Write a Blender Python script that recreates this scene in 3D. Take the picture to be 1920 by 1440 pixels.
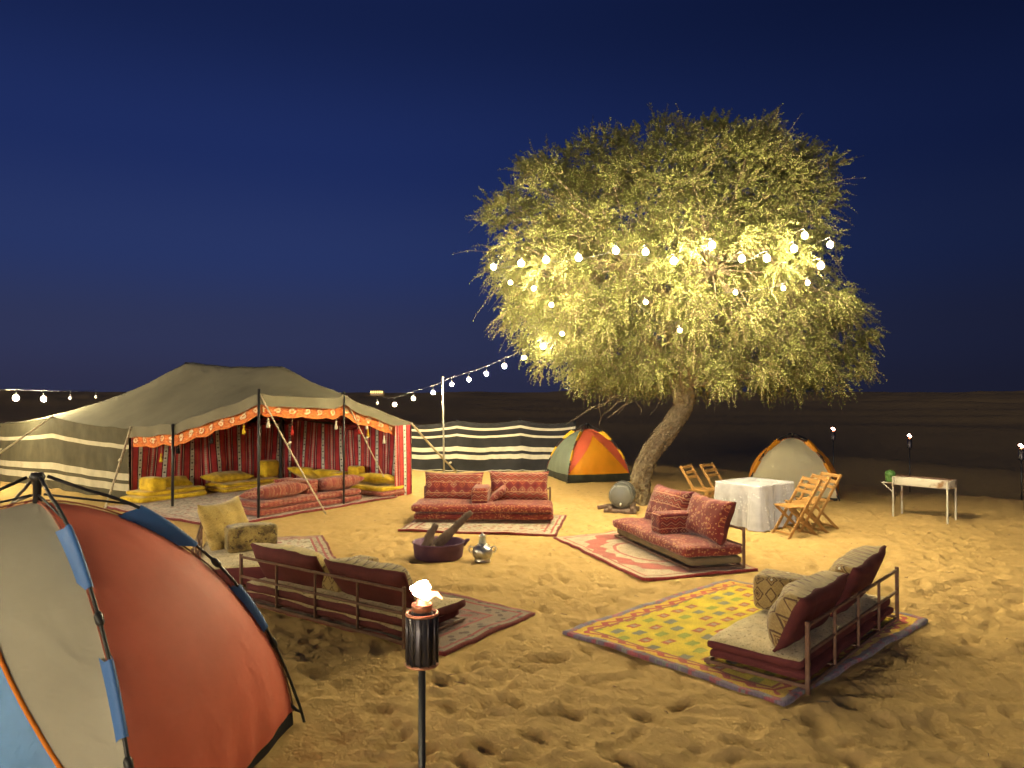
import bpy, math, random
import numpy as np
from mathutils import Matrix, Vector

for o in list(bpy.data.objects):
    bpy.data.objects.remove(o, do_unlink=True)
SC = bpy.context.scene
COL = SC.collection
R = math.radians
random.seed(7)
RNG = np.random.default_rng(7)

# ------------------------------------------------------------------ camera
HC = 2.15            # eye height
F = 1390.0           # focal length in pixels of the 1920 wide photograph
cam_d = bpy.data.cameras.new('camera')
cam = bpy.data.objects.new('camera', cam_d)
COL.objects.link(cam)
cam.location = (0, 0, HC)
cam.rotation_euler = (R(90) + math.atan(15 / F), 0, 0)
cam_d.sensor_width = 36
cam_d.lens = 36 * F / 1920
cam_d.clip_start = 0.05
cam_d.clip_end = 5000
SC.camera = cam

# ------------------------------------------------------------------ sky (blue hour, last glow on the left horizon)
w = bpy.data.worlds.new('World')
SC.world = w
w.use_nodes = True
nt = w.node_tree
nt.nodes.clear()
wo = nt.nodes.new('ShaderNodeOutputWorld')
bg = nt.nodes.new('ShaderNodeBackground')
sky = nt.nodes.new('ShaderNodeTexSky')
sky.sky_type = 'NISHITA'
sky.sun_disc = False
sky.sun_elevation = R(-5)
sky.sun_rotation = R(-60)
tc = nt.nodes.new('ShaderNodeTexCoord')
sx = nt.nodes.new('ShaderNodeSeparateXYZ')
nt.links.new(tc.outputs['Generated'], sx.inputs[0])
ramp = nt.nodes.new('ShaderNodeValToRGB')
nt.links.new(sx.outputs['Z'], ramp.inputs['Fac'])
ramp.color_ramp.interpolation = 'EASE'
els = ramp.color_ramp.elements
els[0].position = 0.0
els[0].color = (0.0150, 0.0170, 0.041, 1)
els[1].position = 1.0
els[1].color = (0.0015, 0.0027, 0.011, 1)
for p, c in ((0.07, (0.0150, 0.0195, 0.054)), (0.18, (0.0112, 0.0200, 0.074)), (0.30, (0.0070, 0.0145, 0.066)), (0.46, (0.0040, 0.0085, 0.040))):
    e = els.new(p)
    e.color = (*c, 1)
mr = nt.nodes.new('ShaderNodeMapRange')          # darker away from the afterglow
nt.links.new(sx.outputs['X'], mr.inputs['Value'])
mr.interpolation_type = 'SMOOTHSTEP'
mr.inputs['From Min'].default_value = -0.35
mr.inputs['From Max'].default_value = 0.75
mr.inputs['To Min'].default_value = 1.0
mr.inputs['To Max'].default_value = 0.36
mul = nt.nodes.new('ShaderNodeMix')
mul.data_type = 'RGBA'
mul.blend_type = 'MULTIPLY'
mul.inputs[0].default_value = 1
nt.links.new(ramp.outputs['Color'], mul.inputs[6])
nt.links.new(mr.outputs['Result'], mul.inputs[7])
add = nt.nodes.new('ShaderNodeMix')
add.data_type = 'RGBA'
add.blend_type = 'ADD'
add.inputs[0].default_value = 0.02
nt.links.new(mul.outputs[2], add.inputs[6])
nt.links.new(sky.outputs['Color'], add.inputs[7])
nt.links.new(add.outputs[2], bg.inputs['Color'])
bg.inputs['Strength'].default_value = 1.0
nt.links.new(bg.outputs[0], wo.inputs[0])

SC.view_settings.view_transform = 'Standard'
SC.view_settings.look = 'None'
SC.view_settings.exposure = 0.75
SC.view_settings.gamma = 1.0
SC.cycles.use_denoising = True
SC.cycles.max_bounces = 4
SC.cycles.diffuse_bounces = 2
SC.cycles.sample_clamp_indirect = 3.0
SC.cycles.use_light_tree = True
SC.cycles.use_adaptive_sampling = True
SC.cycles.adaptive_threshold = 0.035
SC.cycles.denoising_prefilter = 'FAST'
BULB_LIGHT = 1020.0     # radiance of a bulb
BULB_COL = (1.0, 0.83, 0.47)

fill_d = bpy.data.lights.new('fill_light', 'SUN')  # low warm sun added as frontal fill for upright surfaces
fill_d.energy = 0.66
fill_d.angle = R(14)
fill_d.color = (1.0, 0.86, 0.72)
fill_sun = bpy.data.objects.new('fill_light', fill_d)
COL.objects.link(fill_sun)
fill_sun.rotation_euler = (R(84), 0, R(-22))

# ------------------------------------------------------------------ helpers
def gp(px, py, z=0.0):
    """point of the photograph that lies at height z"""
    d = (HC - z) * F / (py - 735.0)
    return Vector(((px - 960) / F * d, d, z))

def at(px, py, d):
    return Vector(((px - 960) / F * d, d, HC - (py - 735.0) / F * d))

def smooth(a, b, x):
    t = np.clip((x - a) / (b - a), 0, 1)
    return t * t * (3 - 2 * t)

_TAB = np.random.default_rng(3).random(65536)
def _h(i, j, k=0):
    return _TAB[(i * 7349 + j * 19391 + k * 4447 + (i * j) % 911 * 31) & 65535]
def vnoise(x, y, seed=0):
    x = np.asarray(x, float) + seed * 17.31
    y = np.asarray(y, float) + seed * 9.77
    i = np.floor(x).astype(np.int64); j = np.floor(y).astype(np.int64)
    fx = x - i; fy = y - j
    fx = fx * fx * (3 - 2 * fx); fy = fy * fy * (3 - 2 * fy)
    a = _h(i, j); b = _h(i + 1, j); c = _h(i, j + 1); d = _h(i + 1, j + 1)
    return (a * (1 - fx) + b * fx) * (1 - fy) + (c * (1 - fx) + d * fx) * fy
def fbm(x, y, oct=3, seed=0):
    s = 0; a = 0.5
    for o in range(oct):
        s = s + a * (vnoise(x * 2 ** o, y * 2 ** o, seed + o) - 0.5)
        a *= 0.5
    return s
def vnoise3(x, y, z, seed=0):
    k = np.floor(z).astype(np.int64); f = z - k; f = f * f * (3 - 2 * f)
    i = np.floor(x).astype(np.int64); j = np.floor(y).astype(np.int64)
    fx = x - i; fy = y - j
    fx = fx * fx * (3 - 2 * fx); fy = fy * fy * (3 - 2 * fy)
    def lay(kk):
        return (_h(i, j, kk + seed) * (1 - fx) + _h(i + 1, j, kk + seed) * fx) * (1 - fy) + (_h(i, j + 1, kk + seed) * (1 - fx) + _h(i + 1, j + 1, kk + seed) * fx) * fy
    return lay(k) * (1 - f) + lay(k + 1) * f

def mesh_obj(name, verts, faces, mats, parent=None, uvs=None, smooth_=True, mat_ids=None):
    me = bpy.data.meshes.new(name)
    me.from_pydata([tuple(v) for v in verts], [], [tuple(f) for f in faces])
    return finish(name, me, mats, parent, uvs, smooth_, mat_ids)

def finish(name, me, mats, parent=None, uvs=None, smooth_=True, mat_ids=None):
    if not isinstance(mats, (list, tuple)):
        mats = [mats]
    for m in mats:
        me.materials.append(m)
    if uvs is not None:
        lay = me.uv_layers.new(name='UVMap')
        idx = np.empty(len(me.loops), dtype=np.int32)
        me.loops.foreach_get('vertex_index', idx)
        uva = np.asarray(uvs, dtype=np.float32)
        if len(uva) == len(me.vertices):
            lay.data.foreach_set('uv', uva[idx].ravel())
        else:
            lay.data.foreach_set('uv', uva.ravel())
    if mat_ids is not None:
        me.polygons.foreach_set('material_index', np.asarray(mat_ids, dtype=np.int32))
    if smooth_:
        me.polygons.foreach_set('use_smooth', np.ones(len(me.polygons), dtype=bool))
    me.update()
    o = bpy.data.objects.new(name, me)
    COL.objects.link(o)
    if parent is not None:
        o.parent = parent
    return o

def tag(o, label, cat, group=None):
    o['label'] = label
    o['category'] = cat
    if group:
        o['group'] = group
    return o

def thing(name, label, cat, loc=(0, 0, 0), rz=0.0, group=None):
    o = bpy.data.objects.new(name, None)
    o.empty_display_size = 0.2
    COL.objects.link(o)
    o.location = loc
    o.rotation_euler = (0, 0, rz)
    return tag(o, label, cat, group)

def grid_faces(nu, nv, off=0, flip=False, close_u=False):
    fs = []
    for j in range(nv - 1):
        for i in range(nu if close_u else nu - 1):
            a = off + j * nu + i; b = off + j * nu + (i + 1) % nu
            c = off + (j + 1) * nu + (i + 1) % nu; d = off + (j + 1) * nu + i
            fs.append((a, d, c, b) if flip else (a, b, c, d))
    return fs

def tube_data(pts, rad, n=8, off=0, cap=True):
    pts = [Vector(p) for p in pts]
    m = len(pts)
    if not hasattr(rad, '__len__'):
        rad = [rad] * m
    vs, fs = [], []
    t0 = (pts[1] - pts[0]).normalized()
    up = Vector((0, 0, 1)) if abs(t0.z) < 0.9 else Vector((1, 0, 0))
    nrm = t0.cross(up).normalized()
    for i in range(m):
        t = (pts[min(i + 1, m - 1)] - pts[max(i - 1, 0)]).normalized()
        nrm = (nrm - t * nrm.dot(t)).normalized()
        b = t.cross(nrm)
        for k in range(n):
            a = 2 * math.pi * k / n
            vs.append(pts[i] + (nrm * math.cos(a) + b * math.sin(a)) * rad[i])
    fs = grid_faces(n, m, off, False, True)
    if cap:
        fs.append(tuple(off + k for k in reversed(range(n))))
        fs.append(tuple(off + (m - 1) * n + k for k in range(n)))
    return vs, fs

def tube(name, pts, rad, mat, parent=None, n=8):
    v, f = tube_data(pts, rad, n)
    return mesh_obj(name, v, f, mat, parent)

def lathe(name, prof, mat, parent=None, n=24, axis='Z', loc=(0, 0, 0), mats_ids=None):
    vs = []
    for (r, z) in prof:
        for k in range(n):
            a = 2 * math.pi * k / n
            if axis == 'Z':
                vs.append((r * math.cos(a) + loc[0], r * math.sin(a) + loc[1], z + loc[2]))
            else:
                vs.append((r * math.cos(a) + loc[0], z + loc[1], r * math.sin(a) + loc[2]))
    fs = grid_faces(n, len(prof), 0, axis != 'Z', True)
    fs.append(tuple(reversed(range(n))) if axis == 'Z' else tuple(range(n)))
    e = (len(prof) - 1) * n
    fs.append(tuple(e + k for k in range(n)) if axis == 'Z' else tuple(e + k for k in reversed(range(n))))
    o = mesh_obj(name, vs, fs, mat, parent)
    return o

def bar_data(a, b, wx, wy, up=(0, 0, 1)):
    a = Vector(a); b = Vector(b)
    t = (b - a).normalized()
    up = Vector(up)
    if abs(t.dot(up)) > 0.95:
        up = Vector((0, 1, 0))
    s = t.cross(up).normalized()
    u = s.cross(t).normalized()
    vs = []
    bev = min(wx, wy) * 0.18
    ring = [(-wx / 2 + bev, -wy / 2), (wx / 2 - bev, -wy / 2), (wx / 2, -wy / 2 + bev), (wx / 2, wy / 2 - bev), (wx / 2 - bev, wy / 2), (-wx / 2 + bev, wy / 2), (-wx / 2, wy / 2 - bev), (-wx / 2, -wy / 2 + bev)]
    for p in (a, b):
        for (i, j) in ring:
            vs.append(p + s * i + u * j)
    fs = [(k, (k + 1) % 8, 8 + (k + 1) % 8, 8 + k) for k in range(8)]
    fs.append(tuple(reversed(range(8)))); fs.append(tuple(range(8, 16)))
    return vs, fs

def bar(name, a, b, wx, wy, mat, parent=None, up=(0, 0, 1)):
    v, f = bar_data(a, b, wx, wy, up)
    L = (Vector(b) - Vector(a)).length
    return mesh_obj(name, v, f, mat, parent, smooth_=False)

def rbox(name, W, L, H, r, mats, parent=None, seg=(14, 10, 5), puff=0.0, noise=0.0, seed=0, uvscale=1.0, side_uv=None):
    """soft block, base at z=0, centred in x and y; slot 0 top, slot 1 sides"""
    nx, ny, nz = seg
    key = {}
    V = []; Fc = []; UV = []; MI = []
    def vert(p):
        k = (round(p[0], 5), round(p[1], 5), round(p[2], 5))
        if k not in key:
            key[k] = len(V); V.append(p)
        return key[k]
    hx, hy, hz = W / 2, L / 2, H / 2
    def lin(n):
        t = np.linspace(-1, 1, n + 1)
        return np.sign(t) * (np.abs(t) ** 0.8)
    def face(ax, sgn, na, nb):
        A = lin(na); B = lin(nb)
        for i in range(na):
            for j in range(nb):
                q = []; u = []
                for (a, b) in ((A[i], B[j]), (A[i + 1], B[j]), (A[i + 1], B[j + 1]), (A[i], B[j + 1])):
                    if ax == 2: p = (a * hx, b * hy, sgn * hz); uu = (a * hx, b * hy)
                    elif ax == 0: p = (sgn * hx, a * hy, b * hz); uu = (a * hy, b * hz + hx)
                    else: p = (a * hx, sgn * hy, b * hz); uu = (a * hx, b * hz + hy)
                    q.append(vert(p)); u.append((uu[0] * uvscale + seed * 0.37, uu[1] * uvscale + seed * 0.23))
                flip = (sgn < 0) != (ax == 1)
                if flip: q.reverse(); u.reverse()
                Fc.append(q); UV.extend(u); MI.append(0 if ax == 2 and sgn > 0 else 1)
    face(2, 1, nx, ny); face(2, -1, nx, ny); face(0, 1, ny, nz); face(0, -1, ny, nz); face(1, 1, nx, nz); face(1, -1, nx, nz)
    P = np.array(V)
    inner = np.array([hx - r, hy - r, hz - min(r, hz * 0.98)])
    rz = min(r, hz * 0.98)
    c = np.clip(P, -inner, inner)
    d = P - c
    dn = d / np.array([r, r, rz])
    ln = np.linalg.norm(dn, axis=1, keepdims=True)
    mx = np.max(np.abs(dn), axis=1, keepdims=True)
    dn = np.where(ln > 1e-6, dn / np.maximum(ln, 1e-6) * mx, dn)
    P = c + dn * np.array([r, r, rz])
    u = P[:, 0] / hx; v = P[:, 1] / hy
    pf = (1 - np.abs(u) ** 4) * (1 - np.abs(v) ** 4)
    P[:, 2] += puff * pf * (P[:, 2] > 0)
    if noise:
        P[:, 2] += noise * 2 * fbm(P[:, 0] * 3.4 + seed, P[:, 1] * 3.4, 3, seed) * (0.4 + 0.6 * (P[:, 2] > 0))
        P[:, 0] += noise * 1.6 * fbm(P[:, 1] * 5 + seed, P[:, 2] * 5, 2, seed + 5)
        P[:, 1] += noise * 1.6 * fbm(P[:, 0] * 5 + seed, P[:, 2] * 5, 2, seed + 9)
    P[:, 2] += hz
    return mesh_obj(name, P, Fc, mats, parent, uvs=UV, mat_ids=MI if isinstance(mats, (list, tuple)) and len(mats) > 1 else None)

def pillow(name, W, L, H, mats, parent=None, n=22, pinch=0.05, noise=0.02, seed=0, uvscale=1.0, power=3.0, edge=0.012, sag=0.0, bias=0.0):
    """stuffed cushion lying flat, centred; slot 0 upper side, slot 1 under side"""
    m = max(10, int(n * L / W)) if L < W else n
    U = np.linspace(-1, 1, n); Vv = np.linspace(-1, 1, m)
    uu, vv = np.meshgrid(U, Vv)
    uu = np.sign(uu) * np.abs(uu) ** 0.8; vv = np.sign(vv) * np.abs(vv) ** 0.8
    x = W / 2 * uu * (1 - pinch * (1 - vv ** 2)); y = L / 2 * vv * (1 - pinch * 1.4 * (1 - uu ** 2))
    t = H / 2 * np.sqrt(np.clip((1 - np.abs(uu) ** power) * (1 - np.abs(vv) ** power), 0, 1)) + edge
    wr = fbm(x * 6 + seed, y * 6, 3, seed) * noise * 2
    bend = -sag * (uu ** 2)
    t2 = t * (1 - bias); t = t * (1 + bias)
    top = np.stack([x, y, t + wr + bend], -1).reshape(-1, 3)
    bot = np.stack([x, y, -t2 + wr * 0.6 + bend], -1).reshape(-1, 3)
    N = n * m
    fs = grid_faces(n, m) + grid_faces(n, m, N, True)
    mi = [0] * ((n - 1) * (m - 1)) + [1] * ((n - 1) * (m - 1))
    per = [i for i in range(n)] + [j * n + n - 1 for j in range(1, m)] + [(m - 1) * n + i for i in range(n - 2, -1, -1)] + [j * n for j in range(m - 2, 0, -1)]
    for a, b in zip(per, per[1:] + per[:1]):
        fs.append((b, a, N + a, N + b)); mi.append(1)
    uv = np.stack([x * uvscale + seed * 0.31, y * uvscale + seed * 0.17], -1).reshape(-1, 2)
    uv = np.concatenate([uv, uv])
    return mesh_obj(name, np.concatenate([top, bot]), fs, mats, parent, uvs=uv, mat_ids=mi if isinstance(mats, (list, tuple)) and len(mats) > 1 else None)

def place(o, M, loc=(0, 0, 0), rx=0, ry=0, rz=0):
    o.matrix_world = M @ Matrix.Translation(loc) @ Matrix.Rotation(rz, 4, 'Z') @ Matrix.Rotation(rx, 4, 'X') @ Matrix.Rotation(ry, 4, 'Y')
    return o

# ------------------------------------------------------------------ shader expressions
class X:
    T = None
    def __init__(s, k): s.k = k
    def __add__(a, b): return op('ADD', a, b)
    def __radd__(a, b): return op('ADD', a, b)
    def __sub__(a, b): return op('SUBTRACT', a, b)
    def __rsub__(a, b): return op('SUBTRACT', b, a)
    def __mul__(a, b): return op('MULTIPLY', a, b)
    def __rmul__(a, b): return op('MULTIPLY', a, b)
    def __truediv__(a, b): return op('DIVIDE', a, b)
    def __lt__(a, b): return op('LESS_THAN', a, b)
    def __gt__(a, b): return op('GREATER_THAN', a, b)
def setin(inp, v):
    if isinstance(v, X): X.T.links.new(v.k, inp)
    elif isinstance(v, tuple) and len(v) == 3 and inp.type == 'RGBA': inp.default_value = (*v, 1)
    else: inp.default_value = v
def op(o, *a):
    n = X.T.nodes.new('ShaderNodeMath'); n.operation = o
    for i, v in enumerate(a): setin(n.inputs[i], v)
    return X(n.outputs[0])
def fract(a): return op('FRACT', a)
def floor_(a): return op('FLOOR', a)
def ab(a): return op('ABSOLUTE', a)
def tri(a): return ab(fract(a) - 0.5) * 2.0
def mn(a, b): return op('MINIMUM', a, b)
def mx(a, b): return op('MAXIMUM', a, b)
def band(a, lo, hi): return (a > lo) * (a < hi)
def mixc(f, a, b):
    n = X.T.nodes.new('ShaderNodeMix'); n.data_type = 'RGBA'
    setin(n.inputs[0], f); setin(n.inputs[6], a); setin(n.inputs[7], b)
    return X(n.outputs[2])
def mulc(a, b):
    n = X.T.nodes.new('ShaderNodeMix'); n.data_type = 'RGBA'; n.blend_type = 'MULTIPLY'
    n.inputs[0].default_value = 1; setin(n.inputs[6], a); setin(n.inputs[7], b)
    return X(n.outputs[2])
def grey(v):
    n = X.T.nodes.new('ShaderNodeCombineColor')
    for i in range(3): setin(n.inputs[i], v)
    return X(n.outputs[0])
def coords(kind='UV'):
    n = X.T.nodes.new('ShaderNodeTexCoord')
    return X(n.outputs[kind])
def sep(v):
    n = X.T.nodes.new('ShaderNodeSeparateXYZ'); setin(n.inputs[0], v)
    return X(n.outputs[0]), X(n.outputs[1]), X(n.outputs[2])
def comb(a, b, c=0.0):
    n = X.T.nodes.new('ShaderNodeCombineXYZ')
    setin(n.inputs[0], a); setin(n.inputs[1], b); setin(n.inputs[2], c)
    return X(n.outputs[0])
def noise(v, scale, detail=3.0, rough=0.55, dist=0.0):
    n = X.T.nodes.new('ShaderNodeTexNoise'); setin(n.inputs['Vector'], v)
    n.inputs['Scale'].default_value = scale; n.inputs['Detail'].default_value = detail
    n.inputs['Roughness'].default_value = rough; n.inputs['Distortion'].default_value = dist
    return X(n.outputs['Fac'])
def white(v):
    n = X.T.nodes.new('ShaderNodeTexWhiteNoise'); n.noise_dimensions = '3D'; setin(n.inputs['Vector'], v)
    return X(n.outputs['Value'])
def vor(v, scale):
    n = X.T.nodes.new('ShaderNodeTexVoronoi'); setin(n.inputs['Vector'], v); n.inputs['Scale'].default_value = scale
    return X(n.outputs['Distance'])
def rng(v, a, b, c, d):
    n = X.T.nodes.new('ShaderNodeMapRange'); setin(n.inputs[0], v)
    for i, q in enumerate((a, b, c, d)): n.inputs[i + 1].default_value = q
    return X(n.outputs[0])

def material(name, fn=None, rough=0.9, metal=0.0, spec=0.3, bump=None, bdist=0.01, trans=0.0, emit=None, alpha=None, sheen=0.0, coat=0.0):
    """fn() returns colour or (colour, bump height)"""
    m = bpy.data.materials.new(name)
    m.use_nodes = True
    T = m.node_tree; X.T = T
    T.nodes.clear()
    out = T.nodes.new('ShaderNodeOutputMaterial')
    p = T.nodes.new('ShaderNodeBsdfPrincipled')
    p.inputs['Roughness'].default_value = rough
    p.inputs['Metallic'].default_value = metal
    p.inputs['Specular IOR Level'].default_value = spec
    if sheen: p.inputs['Sheen Weight'].default_value = sheen
    if coat: p.inputs['Coat Weight'].default_value = coat
    r = fn() if callable(fn) else fn
    h = None
    if isinstance(r, tuple) and len(r) == 2: col, h = r
    else: col = r
    if col is not None: setin(p.inputs['Base Color'], col)
    if h is not None:
        b = T.nodes.new('ShaderNodeBump'); setin(b.inputs['Height'], h)
        b.inputs['Strength'].default_value = bump or 0.5; b.inputs['Distance'].default_value = bdist
        T.links.new(b.outputs[0], p.inputs['Normal'])
    sh = p.outputs[0]
    if trans:
        t = T.nodes.new('ShaderNodeBsdfTranslucent'); setin(t.inputs['Color'], col)
        mxs = T.nodes.new('ShaderNodeMixShader'); mxs.inputs[0].default_value = trans
        T.links.new(sh, mxs.inputs[1]); T.links.new(t.outputs[0], mxs.inputs[2]); sh = mxs.outputs[0]
    if emit:
        p.inputs['Emission Color'].default_value = (*emit[0], 1); p.inputs['Emission Strength'].default_value = emit[1]
    T.links.new(sh, out.inputs[0])
    return m

def uvp():
    u = coords('UV'); x, y, _ = sep(u)
    return u, x, y

# ---- plain cloth and hard materials
def f_sand():
    p = coords('Object')
    n1 = noise(p, 0.35, 4); n2 = noise(p, 9.0, 4); n3 = noise(p, 160.0, 2)
    c = mixc(n1, (0.53, 0.355, 0.140), (0.62, 0.425, 0.175))
    c = mixc(rng(n2, 0.35, 0.7, 0, 0.45), c, (0.41, 0.265, 0.095))
    c = mixc(rng(n3, 0.3, 0.75, 0, 0.25), c, (0.36, 0.25, 0.13))
    return c, n2 * 0.6 + n3 * 0.10 + noise(p, 38.0, 3) * 0.35 + noise(p, 20.0, 2, 0.5, 0.6) * 0.5
M_SAND = material('sand', f_sand, 0.95, spec=0.12, bump=0.85, bdist=0.04)

def cloth(name, col, var=0.25, sc=3.0, wr=0.6, rough=0.85, bd=0.012, trans=0.0, spec=0.2, weave=220.0, crease=None):
    def f():
        p = coords('Object')
        a = noise(p, sc, 4); wv = noise(p, weave, 1)
        k = rng(a, 0.25, 0.75, 1 - var, 1 + var)
        h = noise(p, sc * 2.2, 3, 0.5, 1.2) * wr + wv * 0.06
        if crease:
            x_, y_, z_ = sep(p)
            h = h * 0.5 + noise(comb(x_ * 1.5, y_ * 7.0 + z_ * 3.0, z_ * 7.0 - y_ * 2.0), 1.0, 4, 0.6, 0.8) * crease + ab(noise(comb(x_ * 3.0, y_ * 2.5, z_ * 9.0), 1.0, 2, 0.5, 1.5) - 0.5) * crease * 0.8
        return mulc(col, grey(k)), h
    return material(name, f, rough, spec=spec, bump=0.5, bdist=bd, trans=trans)

M_CANVAS = cloth('olive_canvas', (0.20, 0.182, 0.125), 0.18, 1.2, 0.8, bd=0.03, trans=0.0)
M_CREAM = cloth('cream_canvas', (0.60, 0.53, 0.38), 0.12, 2.0)
M_ROPE = cloth('rope', (0.55, 0.47, 0.32), 0.2, 20)
M_MAROON = cloth('maroon_cloth', (0.115, 0.030, 0.030), 0.25, 4.0)
M_DUN = cloth('dun_ticking', (0.20, 0.15, 0.085), 0.25, 4.0)
M_RED_NYLON = cloth('red_nylon', (0.78, 0.195, 0.125), 0.10, 2.0, 1.0, 0.62, 0.026, 0.12, 0.22, crease=0.4)
M_GREY_NYLON = cloth('grey_nylon', (0.40, 0.375, 0.29), 0.10, 2.0, 1.0, 0.6, 0.026, 0.1, 0.25, crease=0.5)
M_BLUE_NYLON = cloth('blue_nylon', (0.12, 0.29, 0.60), 0.18, 3.0, 1.2, 0.5, 0.03, 0.1, 0.4)
M_NAVY = cloth('navy_nylon', (0.050, 0.145, 0.40), 0.12, 3.0, 0.6, 0.55, 0.01, 0, 0.4)
M_ORANGE = cloth('orange_nylon', (0.90, 0.36, 0.02), 0.12, 3.0, 1.0, 0.5, 0.02, 0.2, 0.4)
M_CORAL = cloth('coral_nylon', (0.75, 0.14, 0.07), 0.10, 3.0, 0.7, 0.5, 0.015, 0.15, 0.4)
M_SAGE = cloth('sage_nylon', (0.16, 0.19, 0.14), 0.15, 3.0, 0.8, 0.5, 0.02, 0.1, 0.4)
M_SAGEDARK = cloth('dark_sage_groundsheet', (0.045, 0.048, 0.038), 0.3, 5)
M_BEIGE = cloth('beige_nylon', (0.76, 0.69, 0.44), 0.08, 2.0, 1.0, 0.5, 0.03, 0.15, 0.4)
M_YSLEEVE = cloth('yellow_nylon', (0.75, 0.42, 0.03), 0.1, 3)
M_BLACKCLOTH = cloth('black_cloth', (0.022, 0.020, 0.024), 0.3, 5)
M_SEAM = cloth('dark_seam_tape', (0.26, 0.075, 0.05), 0.3, 9)
M_PIPING = cloth('orange_piping', (0.75, 0.22, 0.03), 0.1, 5)
M_BLACK = material('black_metal', (0.018, 0.017, 0.018), 0.45, spec=0.5)
def f_frame():
    p = coords('Object')
    a = noise(p, 14, 4)
    return mixc(rng(a, 0.4, 0.7, 0, 1), (0.15, 0.075, 0.045), (0.20, 0.12, 0.085)), a
M_FRAME = material('rusty_brown_paint', f_frame, 0.6, spec=0.35, bump=0.3, bdist=0.004)
def f_wood():
    p = coords('Object'); x, y, z = sep(p)
    a = noise(comb(x * 30.0, y * 30.0, z * 4.0), 1.0, 4)
    return mixc(a, (0.34, 0.17, 0.045), (0.55, 0.31, 0.10)), a
M_WOOD = material('teak_wood', f_wood, 0.6, spec=0.35, bump=0.3, bdist=0.003)
def f_log():
    p = coords('Object'); x, y, z = sep(p)
    a = noise(comb(x * 22.0, y * 22.0, z * 5.0), 1.0, 5)
    return mixc(a, (0.10, 0.065, 0.05), (0.27, 0.19, 0.15)), a
M_LOG = material('dry_wood', f_log, 0.9, bump=0.9, bdist=0.02)
def f_bark():
    p = coords('Object')
    v = vor(p, 9.0); a = noise(p, 16.0, 5, 0.65, 0.8)
    c = mixc(rng(a, 0.3, 0.7, 0, 1), (0.13, 0.095, 0.055), (0.48, 0.38, 0.24))
    return c, a * 0.7 + v * 0.6
M_BARK = material('bark', f_bark, 0.95, bump=1.0, bdist=0.07)
def f_leaf():
    u, x, y = uvp()
    c = mixc(x, (0.165, 0.185, 0.055), (0.31, 0.325, 0.105))
    return mixc(rng(y, 0.85, 1.0, 0, 0.8), c, (0.24, 0.17, 0.07))
M_LEAF = material('feathery_leaf', f_leaf, 0.7, spec=0.2, trans=0.38)
M_TWIG = material('twig', (0.22, 0.17, 0.10), 0.9)
M_BULB = material('lit_bulb', (0.8, 0.8, 0.8), 0.3, emit=(BULB_COL, BULB_LIGHT))
M_BULBOFF = material('frosted_bulb', (0.75, 0.72, 0.65), 0.3)
M_CABLE = material('white_cable', (0.16, 0.155, 0.14), 0.6)
M_SOCKET = material('dark_socket', (0.02, 0.02, 0.02), 0.5)
M_POLE = material('galvanised_pole', lambda: (mixc(noise(coords('Object'), 12, 3), (0.38, 0.36, 0.32), (0.55, 0.53, 0.48))), 0.45, metal=0.6)
def flame_mat():
    m = material('flame', (0.05, 0.03, 0.02), 1, emit=((1, 1, 1), 1.0))
    X.T = m.node_tree
    _, _, z = sep(coords('UV'))
    x, y, _ = sep(coords('UV'))
    p = [n for n in m.node_tree.nodes if n.type == 'BSDF_PRINCIPLED'][0]
    setin(p.inputs['Emission Color'], mixc(rng(y, 0.05, 0.5, 0, 1), (1.0, 0.22, 0.14), (1.0, 0.58, 0.42)))
    setin(p.inputs['Emission Strength'], rng(y, 0.0, 0.5, 1.5, 45.0))
    return m
M_FLAME = flame_mat()
M_FLAME2 = material('flame_edge', (0.9, 0.4, 0.2), 1, emit=((1.0, 0.30, 0.13), 6.0))
M_CANISTER = material('torch_steel', lambda: mixc(noise(coords('Object'), 30, 3), (0.045, 0.042, 0.05), (0.11, 0.10, 0.11)), 0.35, metal=0.7)
M_RIM = material('torch_copper', (0.5, 0.24, 0.15), 0.35, metal=0.7)
M_DRUM = material('grey_drum', lambda: (mixc(noise(coords('Object'), 6, 3), (0.10, 0.105, 0.10), (0.17, 0.17, 0.155))), 0.38, spec=0.5)
M_SILVER = material('polished_silver', lambda: (mixc(noise(coords('Object'), 9, 3), (0.65, 0.65, 0.62), (0.85, 0.84, 0.80))), 0.36, metal=1.0)
M_GLASS = material('smoky_glass', (0.55, 0.58, 0.50), 0.1, spec=0.8)
M_PIT = material('flare_tinted_steel', lambda: (mixc(noise(coords('Object'), 7, 4), (0.10, 0.045, 0.10), (0.17, 0.09, 0.16)), noise(coords('Object'), 20, 3)), 0.6, metal=0.2, bump=0.3)  # purple lens-flare tint put into the steel's base colour
M_ASH = material('ash', lambda: (mixc(noise(coords('Object'), 12, 4), (0.12, 0.10, 0.10), (0.28, 0.24, 0.22)), noise(coords('Object'), 25, 3)), 0.95, bump=0.8, bdist=0.03)
def f_grill():
    p = coords('Object')
    a = noise(p, 5, 5, 0.6)
    return mixc(rng(a, 0.52, 0.66, 0, 1), (0.62, 0.58, 0.46), (0.30, 0.16, 0.07)), a
M_GRILL = material('weathered_white_steel', f_grill, 0.6, spec=0.4, bump=0.2)
M_GREENPOT = material('green_glaze', lambda: (mixc(noise(coords('Object'), 14, 3), (0.05, 0.13, 0.03), (0.13, 0.26, 0.07))), 0.5)
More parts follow.
